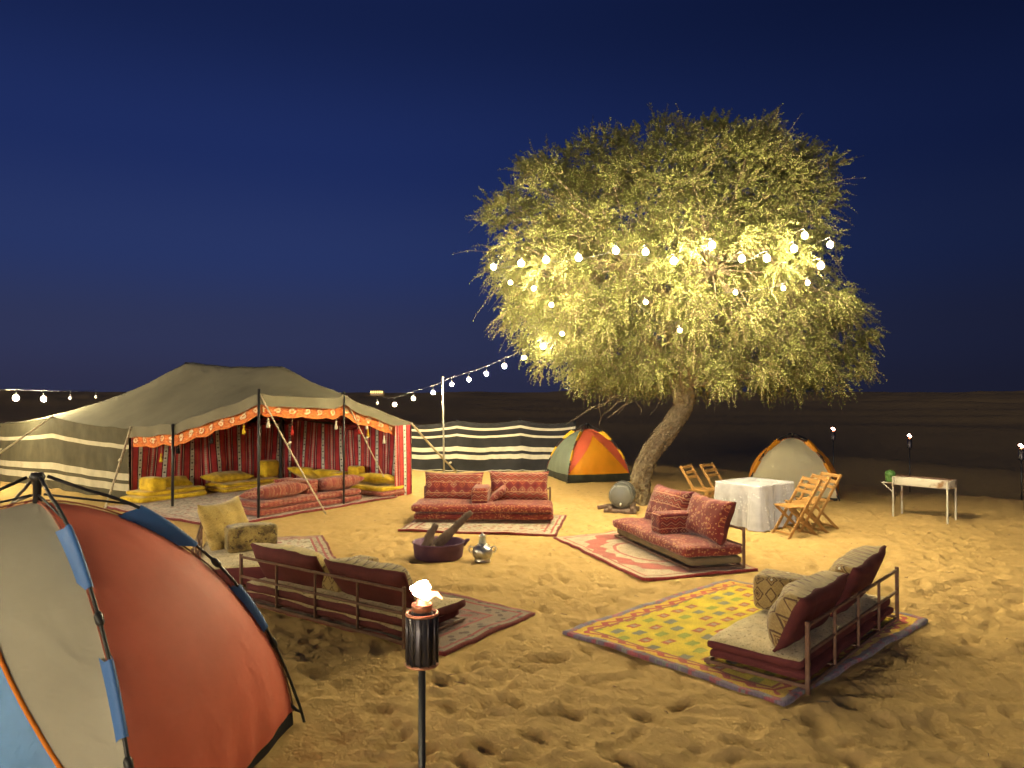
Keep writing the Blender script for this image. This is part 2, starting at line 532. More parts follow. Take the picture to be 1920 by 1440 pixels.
def f_lace():
    p = coords('UV'); x, y, _ = sep(p)
    d = vor(p, 26.0); a = noise(p, 7.0, 4)
    c = mixc(rng(a, 0.3, 0.7, 0, 1), (0.42, 0.42, 0.46), (0.56, 0.56, 0.60))
    emb = (d < 0.32) * (noise(p, 2.2, 2) > 0.52)
    return mixc(emb * 0.8, c, (0.85, 0.85, 0.85)), a * 0.4 + d * 0.3
M_LACE = material('satin_lace', f_lace, 0.38, spec=0.6, bump=0.5, bdist=0.02, sheen=0.3)
M_STONE = material('building_wall', (0.4, 0.36, 0.28), 0.9)
M_LITWIN = material('lit_window', (0.8, 0.6, 0.3), 0.5, emit=((1.0, 0.62, 0.18), 1.3))
M_GLOWWALL = material('self_glowing_wall', (0.6, 0.5, 0.35), 0.8, emit=((1.0, 0.60, 0.20), 0.06))  # faint emission stands in for lamplight on the facade

# ---- woven patterns
def weave(c, p, amt=0.35):
    a = noise(p, 90.0, 2); b = noise(p, 5.0, 3)
    return mulc(c, grey(rng(a, 0.25, 0.75, 1 - amt, 1 + amt * 0.6) * rng(b, 0.3, 0.7, 0.82, 1.15))), a * 0.35 + b * 0.8

def f_kilim(base, dark, line, spot, sc=1.0, plain=0.55):
    def f():
        p, x, y = uvp()
        wob = noise(p, 14.0, 2) * 0.025
        x = (x + wob) * sc; y = (y + wob) * sc
        d = ab(fract(x * 7.0) - 0.5) + ab(fract(y * 7.0) - 0.5)
        zig = fract(y * 13.0 + tri(x * 8.0) * 0.55)
        row = fract(y * 3.1)
        zone = row < 0.42
        cx = floor_(x * 7.0); cy = floor_(y * 7.0)
        rnd = white(comb(cx, cy))
        c = mixc(noise(p, 3.0, 2), base, dark)
        lines1 = band(d, 0.30, 0.40) + (d < 0.13)
        c1 = mixc(mn(lines1, 1.0) * 0.75, c, mixc(rnd > 0.6, line, spot))
        c1 = mixc((d > 0.78) * 0.7, c1, dark)
        c2 = mixc((zig < 0.20) * 0.55, c, line)
        c2 = mixc(band(zig, 0.55, 0.72) * 0.6, c2, spot)
        col = mixc(zone, c1, c2)
        col = mixc(band(row, 0.40, 0.435) + band(row, 0.96, 1.0), col, mixc(0.5, line, spot))
        pl = noise(p, 2.3, 2) > plain
        col = mixc(pl * 0.55, col, c)
        return weave(col, p)
    return f
M_KILIM = material('red_kilim', f_kilim((0.25, 0.036, 0.032), (0.12, 0.016, 0.022), (0.52, 0.33, 0.20), (0.46, 0.13, 0.05), 1.0, 0.68), 0.9, bump=0.5, bdist=0.012, sheen=0.2)
def f_floral():
    p, x, y = uvp()
    d = vor(p, 24.0); e = vor(p, 9.0); n = noise(p, 26.0, 3)
    c = mixc(noise(p, 4.0, 3), (0.26, 0.040, 0.030), (0.15, 0.020, 0.020))
    c = mixc(band(d, 0.20, 0.34) * (n > 0.45) * 0.85, c, (0.58, 0.30, 0.14))
    c = mixc((d < 0.11) * 0.8, c, (0.60, 0.42, 0.25))
    c = mixc(band(e, 0.30, 0.36) * 0.75, c, (0.55, 0.22, 0.09))
    c = mixc((n > 0.66) * 0.6, c, (0.10, 0.014, 0.018))
    return weave(c, p)
M_KILIM_S = material('red_kilim_small_figure', f_floral, 0.9, bump=0.5, bdist=0.012, sheen=0.2)
M_PINKKILIM = material('rose_kilim', f_kilim((0.34, 0.085, 0.06), (0.20, 0.035, 0.032), (0.56, 0.33, 0.22), (0.48, 0.16, 0.08), 1.4, 0.66), 0.9, bump=0.5, bdist=0.012, sheen=0.2)

def f_tan():
    p, x, y = uvp()
    wob = noise(p, 10.0, 2) * 0.03
    x = x + wob; y = y + wob
    d = ab(fract(x * 8.5) - 0.5) + ab(fract(y * 7.0) - 0.5)
    rnd = white(comb(floor_(x * 8.5), floor_(y * 7.0)))
    c = mixc(noise(p, 4.0, 3), (0.27, 0.180, 0.065), (0.42, 0.30, 0.125))
    c = mixc(band(d, 0.36, 0.47) * 0.9, c, (0.085, 0.042, 0.022))
    c = mixc(band(d, 0.17, 0.25) * (rnd > 0.35) * 0.85, c, (0.16, 0.07, 0.025))
    c = mixc((d < 0.12) * (rnd > 0.3), c, mixc(rnd > 0.65, (0.10, 0.05, 0.03), (0.72, 0.66, 0.50)))
    return weave(c, p)
M_TAN = material('tan_kilim', f_tan, 0.9, bump=0.5, bdist=0.012, sheen=0.2)
def f_seat():
    p, x, y = uvp()
    a = noise(p, 7.0, 5, 0.7); b = noise(p, 30.0, 3)
    c = mixc(rng(a, 0.3, 0.7, 0, 1), (0.46, 0.34, 0.16), (0.68, 0.56, 0.33))
    c = mixc((b > 0.62) * 0.7, c, (0.16, 0.085, 0.04))
    return weave(c, p)
M_SEAT = material('cream_brocade', f_seat, 0.9, bump=0.5, bdist=0.012, sheen=0.2)
def f_mustard():
    p, x, y = uvp()
    a = noise(p, 6.0, 4, 0.65); b = noise(p, 25.0, 3)
    c = mixc(rng(a, 0.3, 0.7, 0, 1), (0.36, 0.235, 0.055), (0.56, 0.41, 0.13))
    c = mixc((b > 0.66) * 0.6, c, (0.14, 0.07, 0.03))
    return weave(c, p)
M_MUSTARD = material('mustard_brocade', f_mustard, 0.95, bump=0.6, bdist=0.015, sheen=0.3)
def f_brown():
    p, x, y = uvp()
    a = noise(p, 5.0, 4, 0.65); b = noise(p, 18.0, 3)
    c = mixc(rng(a, 0.38, 0.62, 0, 1), (0.10, 0.060, 0.022), (0.40, 0.29, 0.09))
    c = mixc((b > 0.60) * 0.7, c, (0.05, 0.028, 0.018))
    return weave(c, p)
M_BROWN = material('brown_mustard_brocade', f_brown, 0.95, bump=0.6, bdist=0.015, sheen=0.3)
def f_yellow():
    p, x, y = uvp()
    a = noise(p, 5.0, 4); b = noise(p, 22.0, 3)
    c = mixc(rng(a, 0.3, 0.7, 0, 1), (0.60, 0.37, 0.012), (0.78, 0.54, 0.03))
    c = mixc((b > 0.64) * 0.5, c, (0.40, 0.17, 0.012))
    return weave(c, p, 0.2)
M_YELLOW = material('yellow_brocade', f_yellow, 0.9, bump=0.5, bdist=0.012, sheen=0.2)

def f_sadu():
    p, x, y = uvp()
    t = fract(x * 1.75 + noise(p, 2.0, 1) * 0.03)
    red = mixc(noise(comb(x * 60.0, y * 2.0), 1.0, 2), (0.50, 0.040, 0.055), (0.62, 0.085, 0.08))
    blk = (0.030, 0.018, 0.022); crm = (0.80, 0.72, 0.60); pnk = (0.70, 0.46, 0.38)
    c = red
    for lo, hi, col in ((0.0, 0.035, blk), (0.045, 0.058, crm), (0.07, 0.10, blk), (0.30, 0.33, blk), (0.33, 0.47, crm), (0.47, 0.495, blk), (0.60, 0.615, (0.5, 0.2, 0.04)),
                        (0.70, 0.72, blk), (0.735, 0.745, crm), (0.76, 0.79, blk), (0.86, 0.945, pnk)):
        c = mixc(band(t, lo, hi), c, col)
    dd = ab(fract(y * 7.0) - 0.5) * 0.36 + ab(t - 0.40)
    fig = mx(dd < 0.052, band(fract(y * 7.0 + 0.5), 0.47, 0.5)) * band(t, 0.33, 0.47)
    c = mixc(fig * 0.9, c, blk)
    f2 = (fract(y * 22.0 + tri(t * 24.0) * 0.5) < 0.38) * band(t, 0.86, 0.945)
    c = mixc(f2 * 0.5, c, (0.25, 0.10, 0.08))
    return weave(c, p, 0.25)
M_SADU = material('striped_sadu_weave', f_sadu, 0.92, bump=0.5, bdist=0.015)
def f_lining():
    p, x, y = uvp()
    t = fract(x * 2.3)
    c = mixc(band(t, 0.3, 0.5), (0.24, 0.035, 0.035), (0.12, 0.022, 0.026))
    c = mixc(band(t, 0.55, 0.60), c, (0.32, 0.20, 0.13))
    return weave(c, p, 0.3)
M_LINING = material('dark_red_lining', f_lining, 0.92, bump=0.5, bdist=0.02)
def f_frill():
    p, x, y = uvp()
    wx = (noise(p, 3.0, 2) - 0.5) * 0.25; wy = (noise(p, 6.0, 2) - 0.5) * 0.5
    q = fract((x + wx) * 3.2) - 0.5
    yy = y - 0.5 + wy
    r = op('SQRT', q * q + yy * yy * 0.9)
    c = mixc(noise(p, 7.0, 3), (0.66, 0.12, 0.03), (0.85, 0.30, 0.07))
    c = mixc(band(r, 0.10, 0.20), c, (0.80, 0.68, 0.42))
    c = mixc(band(r, 0.26, 0.31), c, (0.42, 0.06, 0.03))
    c = mixc((noise(p, 16.0, 3) > 0.60) * 0.7, c, (0.80, 0.55, 0.25))
    c = mixc((noise(p, 11.0, 3) > 0.62) * 0.7, c, (0.36, 0.04, 0.03))
    return weave(c, p, 0.2)
M_FRILL = material('orange_frill', f_frill, 0.85, bump=0.4, bdist=0.01)

def stripes(name, base, light, bands_):
    def f():
        p, x, y = uvp()
        wob = noise(comb(x, y), 1.2, 2) * 0.012
        c = mulc(base, grey(rng(noise(p, 3.0, 3), 0.3, 0.7, 0.75, 1.2)))
        l = mulc(light, grey(rng(noise(p, 4.0, 3), 0.3, 0.7, 0.85, 1.1)))
        for lo, hi in bands_:
            c = mixc(band(y + wob, lo, hi), c, l)
        return c, noise(p, 3.0, 3, 0.5, 1.0) + noise(p, 180.0, 1) * 0.05
    return material(name, f, 0.88, bump=0.5, bdist=0.03)
# y of the windscreen runs 0 at the top to 1 at the sand
M_SCREEN = stripes('black_white_screen', (0.026, 0.026, 0.030), (0.60, 0.56, 0.45), ((0.108, 0.158), (0.262, 0.308), (0.505, 0.595), (0.655, 0.745), (0.967, 0.982)))
M_SIDE = stripes('olive_cream_screen', (0.085, 0.076, 0.046), (0.50, 0.45, 0.31), ((0.23, 0.29), (0.63, 0.725), (0.775, 0.875)))

def rug_border(x, y, hx, hy):
    return mn(hx - ab(x), hy - ab(y))       # distance to the rug's edge
def f_yellow_rug(hx, hy):
    def f():
        p, x, y = uvp()
        wob = (noise(p, 6.0, 2) - 0.5) * 0.05
        xx = x + wob; yy = y + wob
        e = rug_border(x, y, hx, hy) + wob * 0.8
        rowf = yy * 6.4; r = floor_(rowf)
        colf = xx * 4.4 + fract(r * 0.5); cc = floor_(colf)
        rnd = white(comb(cc, r)); rn2 = white(comb(r, cc, 3.0))
        base = mixc(noise(p, 5.0, 3), (0.62, 0.45, 0.005), (0.75, 0.58, 0.012))
        fx = ab(fract(colf) - 0.5); fy = ab(fract(rowf) - 0.5)
        blob = (fx * 0.9 + noise(p, 22.0, 2) * 0.22 < 0.37) * (fy + noise(p, 18.0, 2) * 0.20 < 0.36) * (rnd > 0.12)
        bc = mixc(rn2 > 0.45, (0.45, 0.055, 0.035), (0.19, 0.185, 0.17))
        bc = mixc(rn2 > 0.78, bc, (0.30, 0.33, 0.03))
        inner = (fx < 0.12) * (fy < 0.16) * (rn2 < 0.45)
        bc = mixc(inner, bc, (0.40, 0.26, 0.22))
        c = mixc(blob * 0.9, base, bc)
        alongv = x + y
        zz = fract(alongv * 9.0)
        bd = mixc(ab(fract(e * 9.0 + tri(alongv * 5.0) * 0.5) - 0.5) < 0.2, (0.68, 0.42, 0.03), (0.48, 0.07, 0.04))
        c = mixc(e < 0.20, c, bd)
        c = mixc(band(e, 0.175, 0.20), c, (0.40, 0.10, 0.05))
        outer = mixc(noise(p, 9.0, 3) > 0.53, (0.22, 0.17, 0.22), (0.38, 0.11, 0.13))
        outer = mixc(noise(p, 13.0, 3) > 0.60, outer, (0.24, 0.24, 0.22))
        c = mixc(e < 0.06, c, outer)
        return weave(c, p)
    return f
def f_medallion(hx, hy):
    def f():
        p, x, y = uvp()
        wob = (noise(p, 7.0, 2) - 0.5) * 0.05
        q = op('SQRT', (x / hx) * (x / hx) + (y / hy) * (y / hy)) + wob
        e = rug_border(x, y, hx, hy)
        crm = mixc(noise(p, 9.0, 4), (0.40, 0.30, 0.20), (0.56, 0.45, 0.31))
        red = mixc(noise(p, 9.0, 4), (0.36, 0.07, 0.06), (0.46, 0.13, 0.10))
        c = crm
        c = mixc(band(q, 0.42, 0.47), c, red)
        c = mixc(band(q + (tri(x * 3.0) - 0.5) * 0.10, 0.62, 0.86), c, red)
        c = mixc((noise(p, 16.0, 3) > 0.6) * 0.5, c, (0.33, 0.20, 0.13))
        c = mixc(band(e, 0.10, 0.13), c, red)
        c = mixc(e < 0.025, c, (0.33, 0.05, 0.045))
        return weave(c, p)
    return f
def f_persian(hx, hy, field, fieldv, brd, figs=((0.40, 0.06, 0.055), (0.12, 0.08, 0.07)), bw=0.32):
    def f():
        p, x, y = uvp()
        e = rug_border(x, y, hx, hy)
        d = vor(p, 7.0); n = noise(p, 18.0, 4)
        c = mixc(noise(p, 5.0, 4), field, fieldv)
        c = mixc((d < 0.30) * (n > 0.42) * 0.85, c, figs[0])
        c = mixc(((d > 0.55) * (n > 0.5)) * 0.7, c, figs[1])
        c = mixc(e < bw, c, mixc((vor(p, 11.0) < 0.36) * 0.8, brd, figs[1]))
        c = mixc(band(e, bw - 0.03, bw), c, figs[0])
        c = mixc(band(e, 0.08, 0.11), c, figs[0])
        c = mixc(e < 0.03, c, (0.22, 0.04, 0.035))
        return weave(c, p)
    return f

# ------------------------------------------------------------------ where things stand (metres, x right, y away, z up)
def facing(fx, fy):
    return math.atan2(-fx, fy)
SOFAS = dict(
    centre=((-0.43, 12.85), facing(-0.06, -1), 2.2, 0.82),
    right=((2.51, 10.03), facing(-0.962, -0.27), 2.2, 0.74),
    near=((2.85, 6.12), facing(-0.74, 0.67), 2.25, 0.80),
    back=((-1.82, 6.87), facing(0.57, 0.82), 2.26, 0.80),
    left=((-3.62, 8.55), facing(0.94, 0.34), 1.7, 0.80),
)
RUGS = dict(   # centre, angle, half length, half width
    yellow=((2.17, 6.78), R(42.2), 1.37, 1.04),
    medallion=((1.78, 9.91), R(-71.0), 1.33, 0.78),
    centre=((-0.41, 12.1), R(-9.0), 1.22, 0.88),
    back=((-1.33, 7.42), R(-34.8), 1.42, 0.68),
    left=((-3.03, 9.69), R(-70.0), 1.2, 0.66),
)
TA = Vector((-4.25, 12.5, 0)); TU = Vector((-0.83, 0.558, 0)); TW = Vector((0.558, 0.83, 0))
def tent_pt(s, t, z=0.0):
    p = TA + TU * s + TW * t
    return Vector((p.x, p.y, z))
T_ROT = math.atan2(TU.y, TU.x)

# ------------------------------------------------------------------ sand sheet
FLAT = [(c[0], c[1], a, hx, hy) for (c, a, hx, hy) in RUGS.values()]
tc_ = tent_pt(1.7, 1.2)
FLAT.append((tc_.x, tc_.y, T_ROT, 2.0, 2.2))
FLAT += [(-2.59, 4.05, R(-4.5), 1.25, 1.0), (-0.93, 9.62, 0, 0.2, 0.2), (-0.38, 9.4, 0, 0.08, 0.08)]
X0, Y0, RES = -8.0, 2.0, 0.02
NXR, NYR = int(18 / RES), int(16 / RES)
hm = np.zeros((NYR, NXR))
yy_, xx_ = np.mgrid[-16:17, -16:17] * RES
fr = np.random.default_rng(11)
def stamp(x, y, ang, a, b, dep):
    i = int((x - X0) / RES); j = int((y - Y0) / RES)
    if i < 17 or j < 17 or i > NXR - 18 or j > NYR - 18: return
    ca, sa = math.cos(ang), math.sin(ang)
    u = (xx_ * ca + yy_ * sa) / a; v = (-xx_ * sa + yy_ * ca) / b
    q = u * u + v * v
    hm[j - 16:j + 17, i - 16:i + 17] += -dep * np.exp(-q * q * 1.1) + dep * 0.32 * np.exp(-(np.sqrt(q) - 1.45) ** 2 * 7)
for k in range(150):                                 # walking tracks
    x, y = fr.uniform(-8, 10), fr.uniform(2, 17)
    ang = fr.uniform(0, 2 * math.pi)
    for s in range(int(fr.integers(6, 16))):
        side = 0.09 if s % 2 else -0.09
        stamp(x - math.sin(ang) * side, y + math.cos(ang) * side, ang + fr.normal(0, 0.2), fr.uniform(0.12, 0.155), fr.uniform(0.055, 0.075), fr.uniform(0.022, 0.05))
        ang += fr.normal(0, 0.12); x += math.cos(ang) * 0.6; y += math.sin(ang) * 0.6
for k in range(5200):                                # scuffs
    stamp(fr.uniform(-8, 10), fr.uniform(2, 18), fr.uniform(0, 6.3), fr.uniform(0.05, 0.17), fr.uniform(0.035, 0.085), fr.uniform(0.005, 0.03))
for _ in range(1):
    hm = (hm + np.roll(hm, 1, 0) + np.roll(hm, 1, 1) + np.roll(hm, -1, 0) + np.roll(hm, -1, 1)) / 5
hm *= 0.95
hm = np.where(hm < -0.03, -0.03 + (hm + 0.03) * 0.45, hm)
hm = np.clip(hm, -0.065, 0.05)

CREST = np.array([(-180, 40), (-60, 40), (-35, 27), (-12, 23), (0, 22.3), (6, 22.3), (11, 22.0), (16, 20.9), (19, 20.0), (23, 18.6), (27, 17.8), (31, 17.2), (34, 16.8), (42, 15.5), (60, 15), (90, 16), (180, 40)], float)
def ground_z(x, y):
    x = np.asarray(x, float); y = np.asarray(y, float)
    r = np.hypot(x, y); th = np.degrees(np.arctan2(x, y))
    near = 1 - smooth(13, 17.5, r)
    z = 0.10 * fbm(x * 0.5, y * 0.5, 3, 2) * smooth(3, 6, r)
    fi = np.clip((x - X0) / RES, 0, NXR - 2); fj = np.clip((y - Y0) / RES, 0, NYR - 2)
    i = fi.astype(int); j = fj.astype(int); u = fi - i; v = fj - j
    h = (hm[j, i] * (1 - u) + hm[j, i + 1] * u) * (1 - v) + (hm[j + 1, i] * (1 - u) + hm[j + 1, i + 1] * u) * v
    inside = (x > X0) & (x < X0 + 17.9) & (y > Y0) & (y < Y0 + 15.9)
    z = z + np.where(inside, h, 0) * (1 - smooth(15.5, 18, r)) + (0.05 * fbm(x * 2.6, y * 4.4, 3, 4) + 0.035 * (0.5 - np.abs(vnoise(x * 3.0 + 2 * fbm(x, y, 2, 9), y * 6.5, 14) - 0.5) * 2)) * (1 - smooth(30, 60, r))
    for (cx, cy, a, hx, hy) in FLAT:
        ca, sa = math.cos(a), math.sin(a)
        lx = np.abs((x - cx) * ca + (y - cy) * sa) - hx; ly = np.abs(-(x - cx) * sa + (y - cy) * ca) - hy
        dd = np.maximum(lx, ly)
        dd = dd + 0.22 * fbm(x * 3.3, y * 3.3, 2, 31)
        k = smooth(-0.03, 0.2, dd)
        z = z * k
    rc = np.interp(th, CREST[:, 0], CREST[:, 1]) + 1.2 * (vnoise(th * 0.25, th * 0, 3) - 0.5)
    e = r - rc
    drop = -1.5 * smooth(-0.4, 11, e)
    big = smooth(12, 60, e)
    dunes = 2.2 * (1 - np.abs(2 * vnoise(x / 34 + 0.3 * y / 34, y / 21, 8) - 1)) + 1.2 * fbm(x / 60, y / 60, 3, 5)
    rise = 2.6 * smooth(20, 330, e) + 0.0045 * np.clip(e - 330, 0, 900) * 0.0
    far = smooth(60, 350, e)
    z = z + drop + big * (dunes - 1.2) * (0.55 + 0.8 * far) * 0.8 + rise * 0.8 + far * 7.0 * fbm(th / 9.0, r / 500.0, 3, 40)
    # one long low ridge just behind the camp on the right
    z = z + 0.75 * np.exp(-((e - 17 - 3 * np.sin(th / 9)) / 5.0) ** 2) * smooth(10, 26, th)
    return z
def gz(x, y):
    return float(ground_z(np.array([x]), np.array([y]))[0])

th_f = np.linspace(-50, 50, 620)
th_c = np.concatenate([np.linspace(52, 308, 86)])
TH = np.radians(np.concatenate([th_f, th_c]))
rs = [0.0, 0.5, 1.0, 1.5]
r_ = 1.9
while r_ < 15.5:
    rs.append(r_); r_ += min(max(r_ * r_ * 0.0012, 0.02), 0.05)
while r_ < 1500:
    rs.append(r_); r_ *= 1.035
RS = np.array(rs)
tt, rr = np.meshgrid(TH, RS)
gx = rr * np.sin(tt); gy = rr * np.cos(tt)
gzz = ground_z(gx, gy)
nu, nv = len(TH), len(RS)
idx = np.arange(nu * nv).reshape(nv, nu)
a = idx[:-1]; b = np.roll(idx, -1, 1)[:-1]; c = np.roll(idx, -1, 1)[1:]; d = idx[1:]
quads = np.stack([a, d, c, b], -1).reshape(-1, 4)
me = bpy.data.meshes.new('sand_ground')
me.vertices.add(nu * nv); me.vertices.foreach_set('co', np.stack([gx, gy, gzz], -1).astype(np.float32).ravel())
me.loops.add(quads.size); me.loops.foreach_set('vertex_index', quads.astype(np.int32).ravel())
me.polygons.add(len(quads)); me.polygons.foreach_set('loop_start', np.arange(0, quads.size, 4, dtype=np.int32))
me.polygons.foreach_set('loop_total', np.full(len(quads), 4, dtype=np.int32))
me.update(calc_edges=True); me.validate()
g = finish('sand_ground', me, M_SAND)
g['kind'] = 'structure'

# ------------------------------------------------------------------ the long bedouin tent
def build_tent():
    root = thing('bedouin_tent', 'long olive canvas bedouin tent with red striped walls inside', 'tent', (0, 0, 0))
    SL, TL = 10.4, 3.8
    ns, nt_ = 105, 39
    S = np.linspace(0, SL, ns); Tt = np.linspace(0, TL, nt_)
    Z = np.full((nt_, ns), 1.9); fixed = np.zeros((nt_, ns), bool)
    front = np.interp(S, [0, 0.25, 2.5, 4.0, 7.2, 10.4], [2.13, 2.05, 1.55, 1.44, 1.60, 1.38])
    frontsag = -0.05 * np.abs(np.sin(np.clip((S - 4) / 3.2, 0, 2) * math.pi))
    rear = np.interp(S, [0, 4, 7, 10.4], [1.50, 1.52, 1.6, 1.38])
    right = np.interp(Tt, [0, 0.2, 1.75, 1.9, 2.05, 3.8], [2.13, 2.08, 2.03, 2.10, 2.02, 1.50])
    left = np.full(nt_, 1.38)
    Z[0] = front + frontsag; Z[-1] = rear; Z[:, 0] = right; Z[:, -1] = left
    fixed[0] = fixed[-1] = True; fixed[:, 0] = fixed[:, -1] = True
    mid = nt_ // 2
    i2 = int(round(1.82 / SL * (ns - 1))); i1 = int(round(5.13 / SL * (ns - 1)))
    for i in range(i2, i1 + 1):
        k = (i - i2) / (i1 - i2)
        Z[mid, i] = 2.66 + (2.83 - 2.66) * k - 0.03 * math.sin(math.pi * k); fixed[mid, i] = True
    ir = int(round(9.6 / SL * (ns - 1)))
    for i in range(i1, ir):                       # hip rope to the far end
        k = (i - i1) / (ir - i1)
        Z[mid, i] = 2.83 + (1.62 - 2.83) * k - 0.05 * math.sin(math.pi * k); fixed[mid, i] = True
    for i in range(0, i2):
        k = i / i2
        Z[mid, i] = 2.10 + (2.66 - 2.10) * (k ** 1.12); fixed[mid, i] = True
    for it in range(2500):
        N = Z.copy()
        N[1:-1, 1:-1] = 0.25 * (Z[:-2, 1:-1] + Z[2:, 1:-1] + Z[1:-1, :-2] + Z[1:-1, 2:])
        Z = np.where(fixed, Z, N)
    ss, tt2 = np.meshgrid(S, Tt)
    fold = 0.07 * fbm(ss * 1.6, tt2 * 3.5, 3, 21) * np.sin(np.pi * tt2 / TL) + 0.014 * np.sin(ss * 7 + 5 * np.sin(tt2)) * np.exp(-tt2 * 1.6) * (ss < 5)
    Zr = Z + fold
    vs = []; uv = []
    for j in range(nt_):
        for i in range(ns):
            p = tent_pt(S[i], Tt[j], Zr[j, i]); vs.append(p); uv.append((S[i], Tt[j]))
    fs = grid_faces(ns, nt_, 0, True)
    off = len(vs)
    vs2 = vs + [v - Vector((0, 0, 0.012)) for v in vs]
    fs2 = fs + [tuple(off + k for k in reversed(f)) for f in fs]
    mesh_obj('roof', vs2, fs2, M_CANVAS, root, uvs=uv + uv)
    # dark red lining under the roof over the open part
    k4 = int(round(4.15 / SL * (ns - 1))) + 1
    v = []; u = []
    for j in range(1, nt_ - 1):
        for i in range(1, k4):
            v.append(tent_pt(S[i], Tt[j], Zr[j, i] - 0.10 - 0.10 * abs(math.sin(S[i] * 2.2)) * math.sin(math.pi * Tt[j] / TL))); u.append((S[i], Tt[j]))
    mesh_obj('lining', v, grid_faces(k4 - 1, nt_ - 2), M_LINING, root, uvs=u)
    # edge path: from L along the front to A, round to R
    path = []
    for s in np.linspace(4.1, 0, 60): path.append((s, 0.0, float(np.interp(s, S, Zr[0]))))
    for t in np.linspace(0.03, 3.8, 60): path.append((0.0, t, float(np.interp(t, Tt, Zr[:, 0]))))
    def hang(name, mat, drop, top, seed, wav, inset, thick=0.008, scal=0.0):
        v = []; u = []; n = len(path); rows = 6; dist = 0; prev = None
        for k, (s, t, z) in enumerate(path):
            p = tent_pt(s, t, 0)
            if prev is not None: dist += (p - prev).length
            prev = p
            outw = -TW if t <= 0.0 else -TU
            if k == 60: outw = (-TW - TU).normalized()
            for q in range(rows):
                f = q / (rows - 1)
                wv = (math.sin(dist * 9 + seed) * 0.6 + fbm(np.array([dist * 2.0]), np.array([seed + 0.0]), 2, seed)[0] * 1.6) * wav * f
                dr = drop * (1 + scal * abs(math.sin(dist * 5.6))) * (1 + 0.35 * fbm(np.array([dist * 0.9]), np.array([0.3]), 2, seed)[0])
                pp = p + outw * (wv - inset); v.append((pp.x, pp.y, z - top - dr * f)); u.append((dist, 1 - f))
        return mesh_obj(name, v, grid_faces(rows, n), mat, root, uvs=u)
    hang('valance', M_CANVAS, 0.20, -0.002, 3, 0.035, -0.006)
    hang('frill', M_FRILL, 0.22, 0.14, 8, 0.02, 0.06, scal=0.15)
    # woven walls
    def wall(name, pts, mat, nrow=12, amp=0.05, seed=0, ztop=None, vnorm=False, lean=0.0):
        v = []; u = []; dist = 0; prev = None; n = len(pts)
        for k, (p, zt) in enumerate(pts):
            if prev is not None: dist += (Vector((p.x, p.y, 0)) - prev).length
            prev = Vector((p.x, p.y, 0))
            q = pts[min(k + 1, n - 1)][0] - pts[max(k - 1, 0)][0]; nrm = Vector((q.y, -q.x, 0)).normalized()
            for r in range(nrow):
                f = r / (nrow - 1)
                wv = amp * (math.sin(dist * 6.5 + seed + f * 0.8) * 0.5 + 1.8 * fbm(np.array([dist * 1.7]), np.array([f * 1.2 + seed]), 2, seed)[0]) * (0.25 + f)
                pp = p + nrm * (wv + lean * math.sin(f * math.pi))
                v.append((pp.x, pp.y, zt * (1 - f) - 0.02 * f)); u.append((dist + 0.10 * f * math.sin(dist * 2.2), f if vnorm else zt * (1 - f)))
        return mesh_obj(name, v, grid_faces(nrow, n), mat, root, uvs=u)
    wall('striped_wall', [(tent_pt(4.05, t, 0), 1.42 + 0.05 * math.sin(t * 1.7)) for t in np.linspace(0.02, 3.75, 70)], M_SADU, seed=1)
    wall('striped_wall', [(tent_pt(s, 3.74, 0), 1.46 + 0.05 * math.sin(s * 2)) for s in np.linspace(4.0, -0.05, 70)], M_SADU, seed=2)
    wall('striped_wall', [(tent_pt(-0.02 - 0.02 * k, 3.78 - 0.5 * k, 0), 1.46) for k in np.linspace(0, 1, 10)], M_SADU, seed=4, amp=0.02)
    # loose dark bolster of cloth along the back wall head
    for (a_, b_) in (((3.95, 0.9), (3.95, 3.6)), ((3.8, 3.62), (0.6, 3.62))):
        pts = [tent_pt(a_[0] + (b_[0] - a_[0]) * k, a_[1] + (b_[1] - a_[1]) * k, 1.42 + 0.22 * abs(math.sin(k * math.pi * 1.5)) - 0.10 * k) for k in np.linspace(0, 1, 24)]
        tube('rolled_curtain', pts, [0.05 + 0.03 * math.sin(i * 0.9) ** 2 for i in range(24)], M_LINING, root, 8)
    # outside wall with cream bands
    pts = []
    for s in np.linspace(4.05, 10.35, 90):
        pts.append((tent_pt(s, -0.02, 0), float(np.interp(s, S, Zr[0])) - 0.01))
    wall('side_wall', pts, M_SIDE, 14, 0.035, 7, vnorm=True)
    pts = [(tent_pt(10.36, t, 0), 1.37) for t in np.linspace(0, 3.8, 20)]
    wall('side_wall', pts, M_SIDE, 8, 0.03, 9, vnorm=True)
    pts = [(tent_pt(s, 3.82, 0), float(np.interp(s, S, Zr[-1])) - 0.01) for s in np.linspace(10.35, 0, 60)]
    wall('side_wall', pts, M_SIDE, 8, 0.03, 11, vnorm=True)
    # poles
    for (s, t, zt, zb, r) in ((0, -0.02, 2.2, -0.05, 0.024), (2.45, -0.06, 1.56, -0.05, 0.026), (0, 1.9, 2.16, -0.05, 0.020), (0.04, 3.70, 1.5, -0.05, 0.02), (4.1, 0.06, 1.40, -0.05, 0.02),
                           (7.2, 0.07, 1.62, -0.05, 0.02), (1.82, 1.9, 2.66, -0.05, 0.035), (5.13, 1.9, 2.83, -0.05, 0.035)):
        tube('pole', [tent_pt(s, t, zb), tent_pt(s, t, (zb + zt) / 2), tent_pt(s, t, zt)], r, M_BLACK, root, 10)
